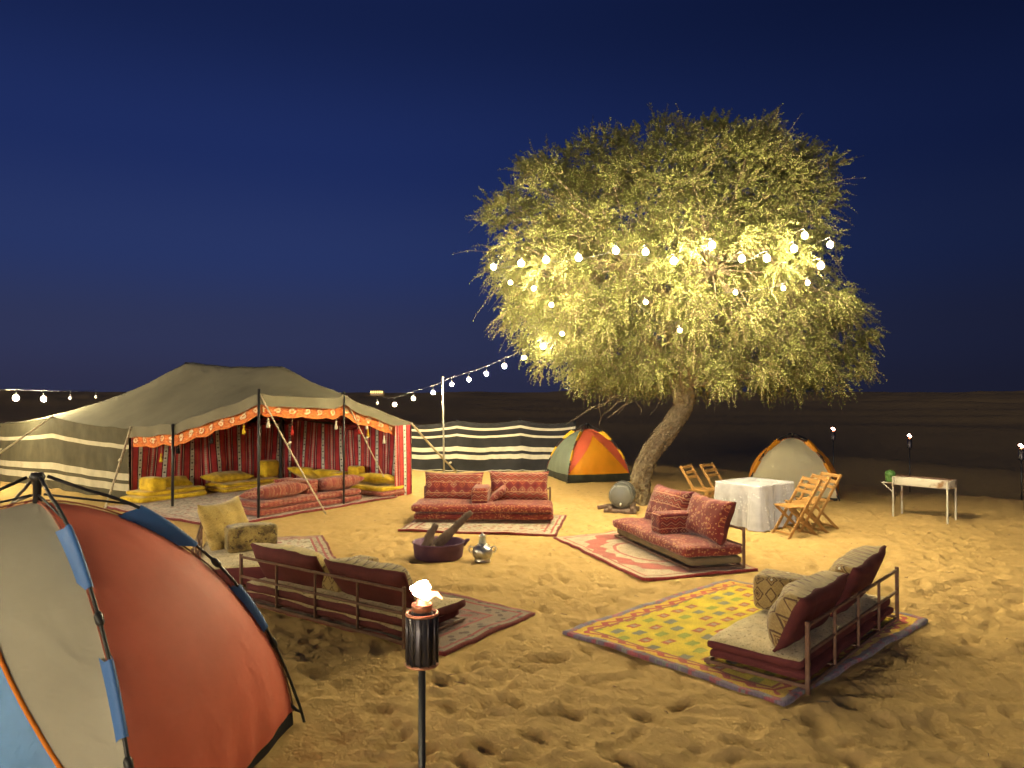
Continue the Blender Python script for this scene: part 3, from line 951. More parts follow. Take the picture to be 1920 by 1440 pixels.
    # guy ropes with their wooden toggles
    ropes = [(tent_pt(0, 0, 2.12), gp(612, 963), 0.014), (tent_pt(0, 1.9, 2.08), gp(738, 928), 0.012), (tent_pt(0, 3.8, 1.50), gp(857, 886), 0.024),
             (tent_pt(4.0, 0, 1.46), gp(192, 972), 0.020), (tent_pt(7.2, 0, 1.62), Vector((-10.6, 13.0, 0)), 0.018)]
    for a_, b_, r in ropes:
        pts = [a_.lerp(b_, k) - Vector((0, 0, 0.03 * math.sin(math.pi * k))) for k in np.linspace(0, 1, 10)]
        rp = tube('guy_rope', pts, r, M_ROPE, root, 7)
        m_ = a_.lerp(b_, 0.8 if r > 0.02 else 0.42)
        tube('toggle', [m_ + Vector((0.0, -0.03, 0.02)), m_ + Vector((0.03, -0.035, 0.05)), m_ + Vector((0.06, -0.03, 0.06))], [0.02, 0.028, 0.018], M_CREAM, rp, 8)
    # tassels hung from the edge
    M_TAS = {c: cloth('tassel_' + c, v_, 0.2, 30) for c, v_ in (('yellow', (0.65, 0.42, 0.03)), ('black', (0.02, 0.015, 0.015)), ('white', (0.62, 0.55, 0.42)), ('red', (0.50, 0.04, 0.03)))}
    for px, py, c_ in ((303, 858, 'yellow'), (335, 842, 'black'), (397, 823, 'black'), (457, 805, 'yellow'), (504, 793, 'white'), (548, 807, 'red'), (631, 797, 'white'), (673, 806, 'red'), (688, 797, 'white'), (690, 812, 'yellow'), (721, 824, 'white')):
        best = min(((abs(960 + F * tent_pt(*st).x / tent_pt(*st).y - px), st) for st in [(s, 0.1) for s in np.linspace(0, 4, 200)] + [(0.1, t) for t in np.linspace(0, 3.8, 200)]), key=lambda q: q[0])[1]
        p = tent_pt(*best); zc = HC - (py - 735) / F * p.y
        s_, t_ = best
        ze = float(np.interp(s_, S, Zr[0])) if t_ <= 0.1 else float(np.interp(t_, Tt, Zr[:, 0]))
        prof = [(0.004, zc + 0.085), (0.016, zc + 0.07), (0.018, zc + 0.045), (0.012, zc + 0.035), (0.03, zc - 0.02), (0.036, zc - 0.08), (0.02, zc - 0.085)]
        ta = lathe('tassel', prof, M_TAS[c_], root, 10, loc=(p.x, p.y, 0))
        tube('cord', [(p.x, p.y, zc + 0.08), (p.x, p.y, (zc + ze) / 2), (p.x, p.y, max(ze - 0.1, zc + 0.1))], 0.004, M_ROPE, ta, 5)
    return root
build_tent()

# ------------------------------------------------------------------ rugs
def rug(name, label, key, matfn, seed, curl=0.02, nx=60, ny=44, z0=0.012, fringe=None, edge=0.02):
    (cx, cy), a_, hx, hy = key
    m = material('rug_' + label.split()[0] + str(seed), matfn(hx, hy), 0.95, bump=0.5, bdist=0.012, sheen=0.15)
    U = np.linspace(-1, 1, nx); V_ = np.linspace(-1, 1, ny)
    u, v = np.meshgrid(U, V_)
    x = u * hx; y = v * hy
    wx = edge * 2 * fbm(y * 4 + seed, x * 0 + seed, 3, seed); wy = edge * 2 * fbm(x * 4 + seed, y * 0 + 3, 3, seed + 2)
    px_ = x + wx * np.abs(u) ** 3; py_ = y + wy * np.abs(v) ** 3
    edgef = np.maximum(np.abs(u), np.abs(v)) ** 8
    z = z0 + 0.012 * (fbm(x * 2.5 + seed, y * 2.5, 3, seed) + 0.2) + curl * 1.6 * edgef * np.clip(fbm(x * 3 + seed, y * 3, 2, seed + 6) * 3 + 0.4, 0, 1.5)
    th = 0.009
    top = np.stack([px_, py_, z + th], -1).reshape(-1, 3); bot = np.stack([px_, py_, z - 0.004 - 0.02 * edgef], -1).reshape(-1, 3)
    N = nx * ny
    fs = grid_faces(nx, ny) + grid_faces(nx, ny, N, True)
    per = [i for i in range(nx)] + [j * nx + nx - 1 for j in range(1, ny)] + [(ny - 1) * nx + i for i in range(nx - 2, -1, -1)] + [j * nx for j in range(ny - 2, 0, -1)]
    for p, q in zip(per, per[1:] + per[:1]): fs.append((q, p, N + p, N + q))
    uv = np.stack([x, y], -1).reshape(-1, 2); uv = np.concatenate([uv, uv])
    o = mesh_obj(name, np.concatenate([top, bot]), fs, m, None, uvs=uv)
    o.location = (cx, cy, 0); o.rotation_euler = (0, 0, a_)
    tag(o, label, 'rug')
    return o
rug('rug', 'bright yellow patterned rug with purple grey border in front of the tan sofa', RUGS['yellow'], f_yellow_rug, 1, 0.012, 90, 70, edge=0.035)
rug('rug', 'pale rug with rose red oval medallion before the red framed sofa', RUGS['medallion'], f_medallion, 2)
rug('rug', 'cream and red rug beneath the long red sofa facing the camera', RUGS['centre'], lambda hx, hy: f_persian(hx, hy, (0.46, 0.38, 0.27), (0.55, 0.46, 0.34), (0.50, 0.42, 0.30), ((0.36, 0.07, 0.06), (0.22, 0.16, 0.12)), 0.22), 3)
rug('rug', 'dark maroon fringed rug under the sofa seen from behind', RUGS['back'], lambda hx, hy: f_persian(hx, hy, (0.17, 0.08, 0.07), (0.25, 0.14, 0.11), (0.24, 0.17, 0.12), ((0.27, 0.05, 0.05), (0.08, 0.05, 0.05))), 4)
rug('rug', 'cream rug with red flower figures and dark side band left of the fire pit', RUGS['left'], lambda hx, hy: f_persian(hx, hy, (0.50, 0.42, 0.30), (0.60, 0.52, 0.38), (0.42, 0.31, 0.22), ((0.34, 0.06, 0.06), (0.17, 0.09, 0.08)), 0.2), 5)
q = tent_pt(1.62, 1.2)
rug('rug', 'large cream flowered rug covering the floor of the bedouin tent', ((q.x, q.y), T_ROT, 1.75, 2.05), lambda hx, hy: f_persian(hx, hy, (0.48, 0.38, 0.30), (0.58, 0.48, 0.38), (0.45, 0.34, 0.27), ((0.40, 0.14, 0.13), (0.24, 0.17, 0.15)), 0.25), 6)

# ------------------------------------------------------------------ floor sofas
def sofa_frame(key, label, uprights=5, legs=True):
    (cx, cy), rz, L, D = SOFAS[key]
    root = thing('sofa_frame', label, 'sofa frame', (cx, cy, 0), rz)
    b = 0.030
    hb = 0.50
    for i in range(uprights):
        x = -L / 2 + b / 2 + (L - b) * i / (uprights - 1)
        endp = i in (0, uprights - 1)
        k = b if endp else b * 0.72
        bar('upright', (x, 0, 0.0 if endp else 0.055), (x, 0, hb + (0.015 if endp else -b * 0.4)), k, k, M_FRAME, root)
    for z in (0.05, 0.29, hb - b / 2):
        bar('rail', (-L / 2 + b, 0.0, z), (L / 2 - b, 0.0, z), b * 0.78, b * 0.78, M_FRAME, root)
    for x in (-L / 2 + b / 2, L / 2 - b / 2):
        bar('side_rail', (x, b / 2, 0.05), (x, D, 0.05), b * 0.9, b * 0.9, M_FRAME, root)
        bar('foot', (x, D - b, 0.0), (x, D - b, 0.035), b, b, M_FRAME, root)
    bar('front_rail', (-L / 2 + b, D - b / 2, 0.05), (L / 2 - b, D - b / 2, 0.05), b, b * 0.9, M_FRAME, root)
    for i in range(1, 4):
        x = -L / 2 + L * i / 4
        bar('slat', (x, b / 2, 0.062), (x, D - b, 0.062), 0.03, 0.012, M_FRAME, root)
    return Matrix.Translation((cx, cy, 0)) @ Matrix.Rotation(rz, 4, 'Z'), L, D

def put(o, M, label, cat, group=None, **k):
    place(o, M, **k)
    return tag(o, label, cat, group)

# centre sofa, red kilim
M_, L_, D_ = sofa_frame('centre', 'brown metal frame of the red sofa facing the camera')
put(rbox('mattress', 2.28, 0.80, 0.115, 0.045, M_KILIM_S, seg=(26, 10, 4), puff=0.012, noise=0.026, seed=1), M_, 'lower red patterned mattress of the sofa facing the camera', 'mattress', loc=(0, 0.45, 0.075))
put(rbox('mattress', 2.30, 0.84, 0.12, 0.05, M_KILIM_S, seg=(26, 10, 4), puff=0.02, noise=0.026, seed=2), M_, 'upper red patterned mattress of the sofa facing the camera', 'mattress', loc=(0.02, 0.46, 0.195))
put(pillow('back_cushion', 1.02, 0.50, 0.20, [M_KILIM, M_MAROON], seed=3, power=4, noise=0.03, pinch=0.06), M_, 'red striped back cushion left of the armrest on the sofa facing the camera', 'cushion', loc=(0.56, 0.17, 0.53), rx=R(-76))
put(pillow('back_cushion', 1.02, 0.52, 0.20, [M_KILIM, M_MAROON], seed=5, power=4, noise=0.03, pinch=0.06), M_, 'red checked back cushion right of the armrest on the sofa facing the camera', 'cushion', loc=(-0.56, 0.17, 0.54), rx=R(-76))
put(rbox('armrest_bolster', 0.27, 0.56, 0.26, 0.035, [M_KILIM, M_KILIM], seg=(8, 10, 6), noise=0.008, seed=6), M_, 'square red bolster in the middle of the sofa facing the camera', 'bolster', loc=(0.06, 0.44, 0.315))
put(pillow('small_pillow', 0.36, 0.34, 0.10, M_PINKKILIM, seed=7), M_, 'small rose pillow leaning on the bolster of the sofa facing the camera', 'pillow', loc=(-0.21, 0.40, 0.44), rx=R(-8), ry=R(42))

# right red sofa in its frame
M_, L_, D_ = sofa_frame('right', 'brown metal frame of the red sofa beside the draped table')
put(rbox('mattress', 2.16, 0.70, 0.10, 0.04, M_DUN, seg=(26, 10, 4), puff=0.01, noise=0.026, seed=11), M_, 'lower dun mattress in the sofa frame beside the draped table', 'mattress', loc=(0, 0.37, 0.072))
put(rbox('mattress', 2.20, 0.78, 0.125, 0.05, M_KILIM_S, seg=(26, 10, 4), puff=0.02, noise=0.026, seed=12), M_, 'upper red patterned mattress in the sofa frame beside the draped table', 'mattress', loc=(0.0, 0.40, 0.175))
put(pillow('back_cushion', 0.98, 0.56, 0.23, [M_KILIM_S, M_MAROON], seed=13, power=4, noise=0.03, pinch=0.08), M_, 'red back cushion by the tree end of the framed sofa', 'cushion', loc=(-0.54, 0.17, 0.55), rx=R(-70))
put(pillow('back_cushion', 1.00, 0.56, 0.26, [M_KILIM, M_MAROON], seed=14, power=4, noise=0.03, pinch=0.09), M_, 'red diamond figured back cushion at the near end of the framed sofa', 'cushion', loc=(0.44, 0.19, 0.55), rx=R(-66), rz=R(4))
put(rbox('armrest_bolster', 0.27, 0.56, 0.27, 0.035, [M_KILIM_S, M_KILIM], seg=(8, 10, 6), noise=0.008, seed=15), M_, 'square red bolster in the middle of the sofa beside the draped table', 'bolster', loc=(-0.14, 0.42, 0.305))

# near sofa, tan kilim with maroon undersides
M_, L_, D_ = sofa_frame('near', 'brown metal frame of the near tan sofa on the yellow rug')
put(rbox('mattress', 2.20, 0.76, 0.07, 0.032, [M_MAROON, M_MAROON], seg=(26, 10, 4), puff=0.01, noise=0.026, seed=21), M_, 'lower maroon sided mattress of the near sofa on the yellow rug', 'mattress', loc=(0, 0.40, 0.074))
put(rbox('mattress', 2.22, 0.75, 0.085, 0.036, [M_SEAT, M_MAROON], seg=(26, 10, 4), puff=0.02, noise=0.026, seed=22), M_, 'upper cream topped mattress of the near sofa on the yellow rug', 'mattress', loc=(0, 0.425, 0.143))
put(pillow('back_cushion', 1.02, 0.48, 0.26, [M_TAN, M_MAROON], seed=23, power=4, bias=0.55, noise=0.03), M_, 'tan back cushion with maroon back at the near end of the near sofa', 'cushion', loc=(-0.55, 0.165, 0.44), rx=R(-63))
put(pillow('back_cushion', 1.04, 0.50, 0.26, [M_TAN, M_MAROON], seed=24, power=4, bias=0.55, noise=0.03, pinch=0.08), M_, 'tan back cushion with maroon back at the far end of the near sofa', 'cushion', loc=(0.53, 0.15, 0.47), rx=R(-66), ry=R(-3))
put(rbox('armrest_bolster', 0.34, 0.52, 0.31, 0.06, [M_TAN, M_TAN], seg=(8, 10, 6), noise=0.026, seed=25), M_, 'tan diamond figured bolster on the near sofa', 'bolster', loc=(0.02, 0.60, 0.235), rz=R(4))

# sofa seen from behind
M_, L_, D_ = sofa_frame('back', 'brown metal frame of the sofa seen from behind beside the flaming torch')
put(rbox('mattress', 2.20, 0.76, 0.075, 0.035, [M_SEAT, M_MAROON], seg=(26, 10, 4), puff=0.01, noise=0.026, seed=31), M_, 'lower maroon sided mattress of the sofa seen from behind', 'mattress', loc=(0, 0.40, 0.074))
put(rbox('mattress', 2.24, 0.80, 0.095, 0.04, [M_SEAT, M_MAROON], seg=(26, 10, 4), puff=0.02, noise=0.026, seed=32), M_, 'upper cream topped mattress of the sofa seen from behind', 'mattress', loc=(0.02, 0.42, 0.147))
put(pillow('back_cushion', 1.00, 0.46, 0.22, [M_MUSTARD, M_MAROON], seed=33, power=4, bias=0.4, noise=0.03), M_, 'maroon backed cushion near the red tent on the sofa seen from behind', 'cushion', loc=(-0.58, 0.19, 0.40), rx=R(-62))
put(pillow('back_cushion', 1.00, 0.46, 0.22, [M_TAN, M_MAROON], seed=34, power=4, bias=0.4, noise=0.03), M_, 'maroon backed cushion behind the torch on the sofa seen from behind', 'cushion', loc=(0.53, 0.20, 0.395), rx=R(-58))
put(rbox('armrest_bolster', 0.26, 0.54, 0.26, 0.035, [M_TAN, M_TAN], seg=(8, 10, 6), noise=0.008, seed=35), M_, 'tan bolster between the cushions of the sofa seen from behind', 'bolster', loc=(-0.02, 0.46, 0.245))

# sofa at the left end, mustard
M_, L_, D_ = sofa_frame('left', 'dark metal frame of the mustard sofa half hidden by the red dome tent', 4)
put(rbox('mattress', 1.68, 0.78, 0.21, 0.05, [M_SEAT, M_MAROON], seg=(22, 10, 5), puff=0.02, noise=0.026, seed=41), M_, 'cream topped mattress of the mustard sofa half hidden by the red tent', 'mattress', loc=(0, 0.42, 0.075))
put(pillow('back_cushion', 0.80, 0.62, 0.24, [M_MUSTARD, M_MUSTARD], seed=42, power=3.5, noise=0.04, pinch=0.1), M_, 'furry mustard cushion standing at the far end of the mustard sofa', 'cushion', loc=(-0.42, 0.30, 0.54), rx=R(-70), rz=R(-32))
put(rbox('armrest_bolster', 0.30, 0.56, 0.30, 0.05, [M_BROWN, M_BROWN], seg=(10, 12, 8), noise=0.022, seed=43), M_, 'dark brown and mustard bolster on the mustard sofa', 'bolster', loc=(0.0, 0.58, 0.29), rz=R(10))

# ------------------------------------------------------------------ cushions inside the bedouin tent
MT = Matrix.Translation(TA) @ Matrix.Rotation(T_ROT, 4, 'Z')     # local x = s, local y = -t
def tput(o, s, t, z, label, cat, **k):
    return put(o, MT, label, cat, loc=(s, -t, z), **k)
MAT_G = 'yellow mattresses in the tent'
tput(rbox('mattress', 0.72, 1.45, 0.10, 0.04, M_YELLOW, seg=(9, 16, 4), noise=0.026, seed=51), 3.55, 0.45, 0.03, 'yellow mattress on the tent floor at the left wall beside the side wall', 'mattress')
tput(rbox('mattress', 0.70, 1.30, 0.09, 0.04, M_YELLOW, seg=(9, 16, 4), noise=0.026, seed=52), 3.60, 0.52, 0.13, 'upper yellow mattress at the left wall under the yellow bolster', 'mattress')
tput(rbox('bolster', 0.52, 0.30, 0.27, 0.06, M_YELLOW, seg=(9, 8, 6), noise=0.026, seed=53), 3.42, 0.12, 0.22, 'square yellow bolster at the left edge of the striped tent wall', 'bolster')
tput(pillow('cushion', 0.30, 0.80, 0.14, M_YELLOW, seed=54), 3.80, 0.75, 0.30, 'yellow cushion leaning against the left striped tent wall', 'cushion', ry=R(-30))
tput(rbox('mattress', 0.72, 1.65, 0.09, 0.04, M_YELLOW, seg=(9, 16, 4), noise=0.026, seed=55), 3.50, 2.35, 0.03, 'long yellow mattress on the floor under the middle of the left striped wall', 'mattress')
tput(rbox('mattress', 0.70, 1.50, 0.09, 0.04, M_YELLOW, seg=(9, 16, 4), noise=0.026, seed=56), 3.55, 2.30, 0.122, 'second yellow mattress stacked at the middle of the left striped wall', 'mattress')
tput(pillow('cushion', 0.50, 1.0, 0.18, M_YELLOW, seed=57), 3.65, 1.95, 0.31, 'flat yellow cushion on top of the stack by the left striped wall', 'cushion', ry=R(-6))
tput(rbox('bolster', 0.30, 0.42, 0.38, 0.08, M_YELLOW, seg=(8, 8, 7), noise=0.02, seed=58), 3.55, 2.95, 0.215, 'tall yellow bolster near the tent corner behind the front pole', 'bolster')
tput(rbox('mattress', 1.9, 0.70, 0.11, 0.04, M_YELLOW, seg=(20, 9, 4), noise=0.026, seed=61), 2.15, 3.30, 0.03, 'yellow mattress along the back striped wall', 'mattress')
tput(pillow('cushion', 0.85, 0.45, 0.18, M_YELLOW, seed=62), 2.85, 3.45, 0.30, 'yellow cushion against the back striped wall beside the corner', 'cushion', rx=R(28))
tput(pillow('cushion', 0.85, 0.45, 0.18, M_YELLOW, seed=63), 2.0, 3.45, 0.29, 'yellow cushion in the middle of the back striped wall', 'cushion', rx=R(30))
tput(rbox('bolster', 0.26, 0.50, 0.26, 0.05, M_YELLOW, seg=(8, 8, 6), noise=0.026, seed=64), 1.58, 3.30, 0.145, 'square yellow bolster left of the tall yellow one at the back striped wall', 'bolster')
tput(rbox('bolster', 0.32, 0.26, 0.42, 0.06, M_YELLOW, seg=(8, 8, 7), noise=0.026, seed=65), 1.22, 3.42, 0.145, 'tall yellow bolster standing at the back striped wall by the right pole', 'bolster')
tput(rbox('mattress', 1.1, 0.70, 0.10, 0.04, M_PINKKILIM, seg=(12, 9, 4), noise=0.026, seed=66), 0.50, 3.25, 0.03, 'rose mattress at the right end of the back striped wall', 'mattress')
tput(rbox('mattress', 1.05, 0.68, 0.10, 0.045, M_YELLOW, seg=(12, 9, 4), noise=0.026, seed=67), 0.50, 3.26, 0.132, 'yellow mattress on the rose one at the right end of the back wall', 'mattress')
tput(pillow('cushion', 1.0, 0.50, 0.20, M_YELLOW, seed=68), 0.48, 3.35, 0.33, 'yellow cushion on the stack at the right end of the back wall', 'cushion', rx=R(12))
# rose seats along the open side
tput(rbox('mattress', 0.78, 2.45, 0.115, 0.05, M_PINKKILIM, seg=(9, 26, 4), noise=0.026, seed=71), 0.42, 1.22, 0.03, 'lower long rose mattress at the open front of the bedouin tent', 'mattress')
tput(rbox('mattress', 0.78, 2.38, 0.12, 0.05, M_PINKKILIM, seg=(9, 26, 4), noise=0.016, seed=72, puff=0.01), 0.44, 1.24, 0.147, 'upper long rose mattress at the open front of the bedouin tent', 'mattress')
tput(pillow('cushion', 0.62, 1.05, 0.26, M_PINKKILIM, seed=73), 0.38, 0.62, 0.385, 'rose cushion by the front pole on the rose mattresses', 'cushion', ry=R(10))
tput(pillow('cushion', 0.60, 1.05, 0.26, M_PINKKILIM, seed=74), 0.32, 1.95, 0.39, 'rose cushion at the right end of the rose mattresses', 'cushion', ry=R(14))
tput(rbox('bolster', 0.56, 0.26, 0.27, 0.04, M_PINKKILIM, seg=(9, 8, 6), noise=0.026, seed=75), 0.45, 1.30, 0.265, 'square rose bolster between the rose cushions', 'bolster')
tput(pillow('small_pillow', 0.42, 0.40, 0.13, M_KILIM_S, seed=76), 0.78, 1.25, 0.42, 'small red pillow behind the square rose bolster', 'pillow', ry=R(-20))

# ------------------------------------------------------------------ striped windscreen behind the camp
def windscreen():
    root = thing('windscreen', 'long black and cream striped cloth windscreen behind the red sofa', 'windscreen', (0, 0, 0))
    posts = [(-5.2, 20.6, 1.33), (-3.25, 20.3, 1.32), (-1.49, 20.05, 1.38), (0.22, 20.0, 1.40), (1.72, 20.1, 1.36)]
    for (x, y, z) in posts:
        zb = gz(x, y)
        tube('post', [(x, y + 0.03, zb - 0.05), (x, y + 0.03, z / 2), (x, y + 0.03, z + 0.04)], 0.016, M_BLACK, root, 8)
    for k in range(len(posts) - 1):
        a_, b_ = posts[k], posts[k + 1]
        v = []; u = []; n = 26; rows = 14
        for i in range(n):
            f = i / (n - 1)
            x = a_[0] + (b_[0] - a_[0]) * f; y = a_[1] + (b_[1] - a_[1]) * f
            zt = a_[2] + (b_[2] - a_[2]) * f - 0.085 * math.sin(math.pi * f)
            zb = gz(x, y) - 0.01
            for r in range(rows):
                q = r / (rows - 1)
                bul = 0.07 * math.sin(math.pi * f) * math.sin(math.pi * q) + 0.008 * math.sin(f * 9 + q * 2 + k)
                v.append((x, y + bul, zt + (zb - zt) * q)); u.append((k * 1.7 + f * 1.7, q))
        mesh_obj('cloth_panel', v, grid_faces(rows, n), M_SCREEN, root, uvs=u)
windscreen()

# ------------------------------------------------------------------ dome tents
def dome(name, label, loc, rz, ax, ay, h, panels, sleeve, door=None, sleeves=True, polemat=None, seed=0, stem=0.14, tub=0.10, wrinkle=0.012, tubmat=None, vt=0.055):
    """panels: list of 4 materials for the sides -y, +x, +y, -x; door: (side, material, apex height, power, trim)"""
    root = thing(name, label, 'dome tent', loc, rz)
    cor = [Vector((-ax, -ay, 0)), Vector((ax, -ay, 0)), Vector((ax, ay, 0)), Vector((-ax, ay, 0))]
    n_ = 1.7
    def prof(a_):          # a_ 0 base .. 1 top
        th = a_ * math.pi / 2
        return max(math.cos(th), 0) ** (2 / n_), max(math.sin(th), 0) ** (2 / n_)
    kn = np.array([-0.25, 0.0, 0.22, 0.42, 0.60, 0.80, 1.0, 1.2])
    kr = np.array([1.12, 1.0, 0.885, 0.745, 0.57, 0.31, 0.0, -0.31]); kz = np.array([-0.30, 0.0, 0.285, 0.53, 0.725, 0.915, 1.0, 0.915])
    def cr(K_, a_):        # catmull rom through the measured pole curve
        i = int(np.clip(np.searchsorted(kn, a_, side='right') - 1, 1, len(kn) - 3))
        t = (a_ - kn[i]) / (kn[i + 1] - kn[i]); h_ = kn[i + 1] - kn[i]
        m0 = (K_[i + 1] - K_[i - 1]) / (kn[i + 1] - kn[i - 1]) * h_; m1 = (K_[i + 2] - K_[i]) / (kn[i + 2] - kn[i]) * h_
        return (2 * t ** 3 - 3 * t * t + 1) * K_[i] + (t ** 3 - 2 * t * t + t) * m0 + (3 * t * t - 2 * t ** 3) * K_[i + 1] + (t ** 3 - t * t) * m1
    def pprof(a_):
        return cr(kr, a_), cr(kz, a_)
    def fab(side, u, v):
        c0, c1 = cor[side], cor[(side + 1) % 4]
        r, z = prof(v)
        m = c0.lerp(c1, u)
        nrm = Vector((c1.y - c0.y, -(c1.x - c0.x), 0)).normalized()
        p = m * (r * 0.945)
        bul = 0.17 * 4 * u * (1 - u) * math.sin(math.pi * min(v * 1.15, 1)) ** 0.8 - 0.02 * (1 - abs(2 * u - 1)) ** 0.2
        p = p + nrm * bul * min(ax, ay)
        fz = z * h * 0.945
        return Vector((p.x, p.y, fz))
    def surf(part, side, mat, lo, hi, nu_=None, nv_=None, inset=0.0):
        nu_ = nu_ or (34 if seed == 1 else 22); nv_ = nv_ or (36 if seed == 1 else 22)
        v = []; u_ = []
        for j in range(nv_):
            for i in range(nu_):
                u = i / (nu_ - 1); f = j / (nv_ - 1)
                a_ = lo(u); b_ = hi(u); vv = a_ + (b_ - a_) * f
                p = fab(side, u, vv)
                c0, c1 = cor[side], cor[(side + 1) % 4]
                nrm = Vector((c1.y - c0.y, -(c1.x - c0.x), 0)).normalized()
                wv = wrinkle * 2.2 * float(fbm(np.array([u * 6 + seed]), np.array([vv * 2.2 + side * 3]), 3, seed)[0]) * (4 * u * (1 - u)) ** 0.5
                tens = wrinkle * 0.7 * math.sin(u * 34 + vv * 5) * max(0, 1 - 4 * abs(vv - 0.1)) * (4 * u * (1 - u)) ** 0.5
                for (uc, vc) in ((0.0, 0.39), (0.0, 0.70), (1.0, 0.39), (1.0, 0.70)):      # creases pulled out by the sleeves
                    du = (u - uc) * 1.6; dv = vv - vc; rr_ = math.hypot(du, dv)
                    if rr_ < 0.42: tens += wrinkle * 0.55 * math.sin(math.atan2(dv, abs(du) + 1e-6) * 15 + seed) * (1 - rr_ / 0.42) * min(1, rr_ * 9)
                p = p + nrm * (wv + tens - inset)
                v.append(p); u_.append((u * 2, vv * 2))
        return mesh_obj(part, v, grid_faces(nu_, nv_), mat, root, uvs=u_)
    for s in range(4):
        if door and door[0] == s:
            _, dm, av, pw, trim = door
            cv = lambda u: vt + (av - vt) * max(0.0, 1 - abs(2 * u - 1) ** pw)
            surf('rain_fly', s, panels[s], cv, lambda u: 1.0, 36)
            surf('door', s, dm, lambda u: vt, cv, 36, 20, inset=0.015)
            if trim:
                tube('zip_piping', [fab(s, u, cv(u)) + Vector((0, 0, 0.0)) + (fab(s, u, cv(u)) * 0.004) for u in np.linspace(0.01, 0.99, 40)], 0.010, trim, root, 6)
                tube('zip_piping', [fab(s, 0.5 + 0.05 * math.sin(q * 3), vt + (av - vt) * q) * 1.004 for q in np.linspace(0.0, 0.97, 16)], 0.009, trim, root, 6)
        else:
            surf('side_panel', s, panels[s], lambda u: vt, lambda u: 1.0)
        surf('ground_sheet', s, tubmat or M_BLACKCLOTH, lambda u: 0.0, lambda u: vt, 24, 4, inset=-0.002)
    pm = polemat or M_BLACK
    top = Vector((0, 0, h + stem * 0.35))
    def rib(k, a_):
        r, z = pprof(a_); c = cor[k]
        return Vector((c.x * r, c.y * r, z * h))
    for k in range(4):
        pts = [rib(k, a_) for a_ in np.linspace(0, 0.90, 22)] + [top * 0.98 + rib(k, 0.96) * 0.02 + Vector((cor[k].x * 0.03, cor[k].y * 0.03, 0))]
        pts[0].z = -0.03
        pole = tube('tent_pole', pts, 0.0095, pm, root, 7)
        for a_ in (0.26, 0.55):
            c_ = rib(k, a_); d_ = (rib(k, a_ + 0.02) - rib(k, a_ - 0.02)).normalized() * 0.035
            tube('pole_joint', [c_ - d_, c_ - d_ * 0.5, c_ + d_ * 0.5, c_ + d_], [0.012, 0.020, 0.020, 0.012], pm, pole, 7)
        # corner strap
        f0 = fab(k, 0.02, 0.16); b0 = rib(k, 0.15)
        tube('corner_strap', [b0, (b0 + f0) / 2, f0], 0.008, pm, pole, 5)
        tube('corner_strap', [rib(k, 0.03), rib(k, 0.03) * 0.6 + fab(k, 0.01, 0.09) * 0.4 - Vector((0, 0, 0.01)), fab(k, 0.01, 0.09)], [0.005, 0.011, 0.016], pm, pole, 5)
        if sleeves:
            for (lo, hi) in ((0.31, 0.46), (0.62, 0.78)):
                v = []; cols = 7
                aa = np.linspace(lo, hi, 9)
                for a_ in aa:
                    p0 = rib(k, a_); f1 = fab(k, 0.0, a_)
                    outd = Vector((cor[k].x, cor[k].y, 0)).normalized()
                    tg = (rib(k, a_ + 0.01) - rib(k, a_ - 0.01)).normalized()
                    sd = tg.cross(outd).normalized(); nn = sd.cross(tg).normalized()
                    if nn.dot(outd) < 0: nn = -nn
                    w_ = 0.016
                    ring = [f1 - sd * 0.026 - nn * 0.004, p0 - sd * (w_ + 0.004) - nn * 0.006, p0 - sd * w_ * 0.6 + nn * w_ * 0.7, p0 + nn * (w_ + 0.003), p0 + sd * w_ * 0.6 + nn * w_ * 0.7, p0 + sd * (w_ + 0.004) - nn * 0.006, f1 + sd * 0.026 - nn * 0.004]
                    v += ring
                mesh_obj('pole_sleeve', v, grid_faces(cols, 9), sleeve, root)
    for k in range(4):
        tube('seam', [fab(k, 0.0, a_) * 1.006 for a_ in np.linspace(vt, 0.99, 26)], 0.0045, M_SEAM, root, 5)
    # hub on top
    lathe('hub', [(0.008, h - 0.14), (0.020, h - 0.13), (0.022, h + stem * 0.15), (0.034, h + stem * 0.2), (0.040, h + stem * 0.35), (0.030, h + stem * 0.5), (0.008, h + stem * 0.52)], pm, root, 14)
    for k in range(4):
        a_ = rib(k, 0.80); b_ = Vector((cor[k].x * 0.02, cor[k].y * 0.02, h - 0.05))
        tube('hub_strut', [a_, a_.lerp(b_, 0.5), b_], 0.0065, pm, root, 6)
    return root

# foreground red, grey and blue tent
dome('dome_tent', 'large red and grey dome tent with blue sleeves in the left foreground', (-2.59, 4.05, 0.0), R(-4.5), 1.175, 0.905, 1.64,
     [M_GREY_NYLON, M_RED_NYLON, M_GREY_NYLON, M_RED_NYLON], M_NAVY, door=(0, M_BLUE_NYLON, 0.74, 1.2, M_PIPING), seed=1, wrinkle=0.012)
# orange tent by the windscreen
dome('dome_tent', 'small orange and coral dome tent with yellow sleeves behind the tree trunk', (1.85, 18.33, gz(1.85, 18.33)), R(16), 0.84, 0.84, 1.30,
     [M_CORAL, M_SAGE, M_CORAL, M_SAGE], M_YSLEEVE, door=(0, M_ORANGE, 0.72, 1.1, None), seed=2, wrinkle=0.014, vt=0.13, tubmat=M_SAGEDARK)
# beige tent behind the table
dome('dome_tent', 'beige dome tent with orange sides behind the draped table', (5.95, 15.75, gz(5.95, 15.75)), R(-22), 0.90, 0.85, 1.27,
     [M_BEIGE, M_ORANGE, M_BEIGE, M_ORANGE], M_ORANGE, door=None, seed=3, sleeves=True, wrinkle=0.02, stem=0.06)

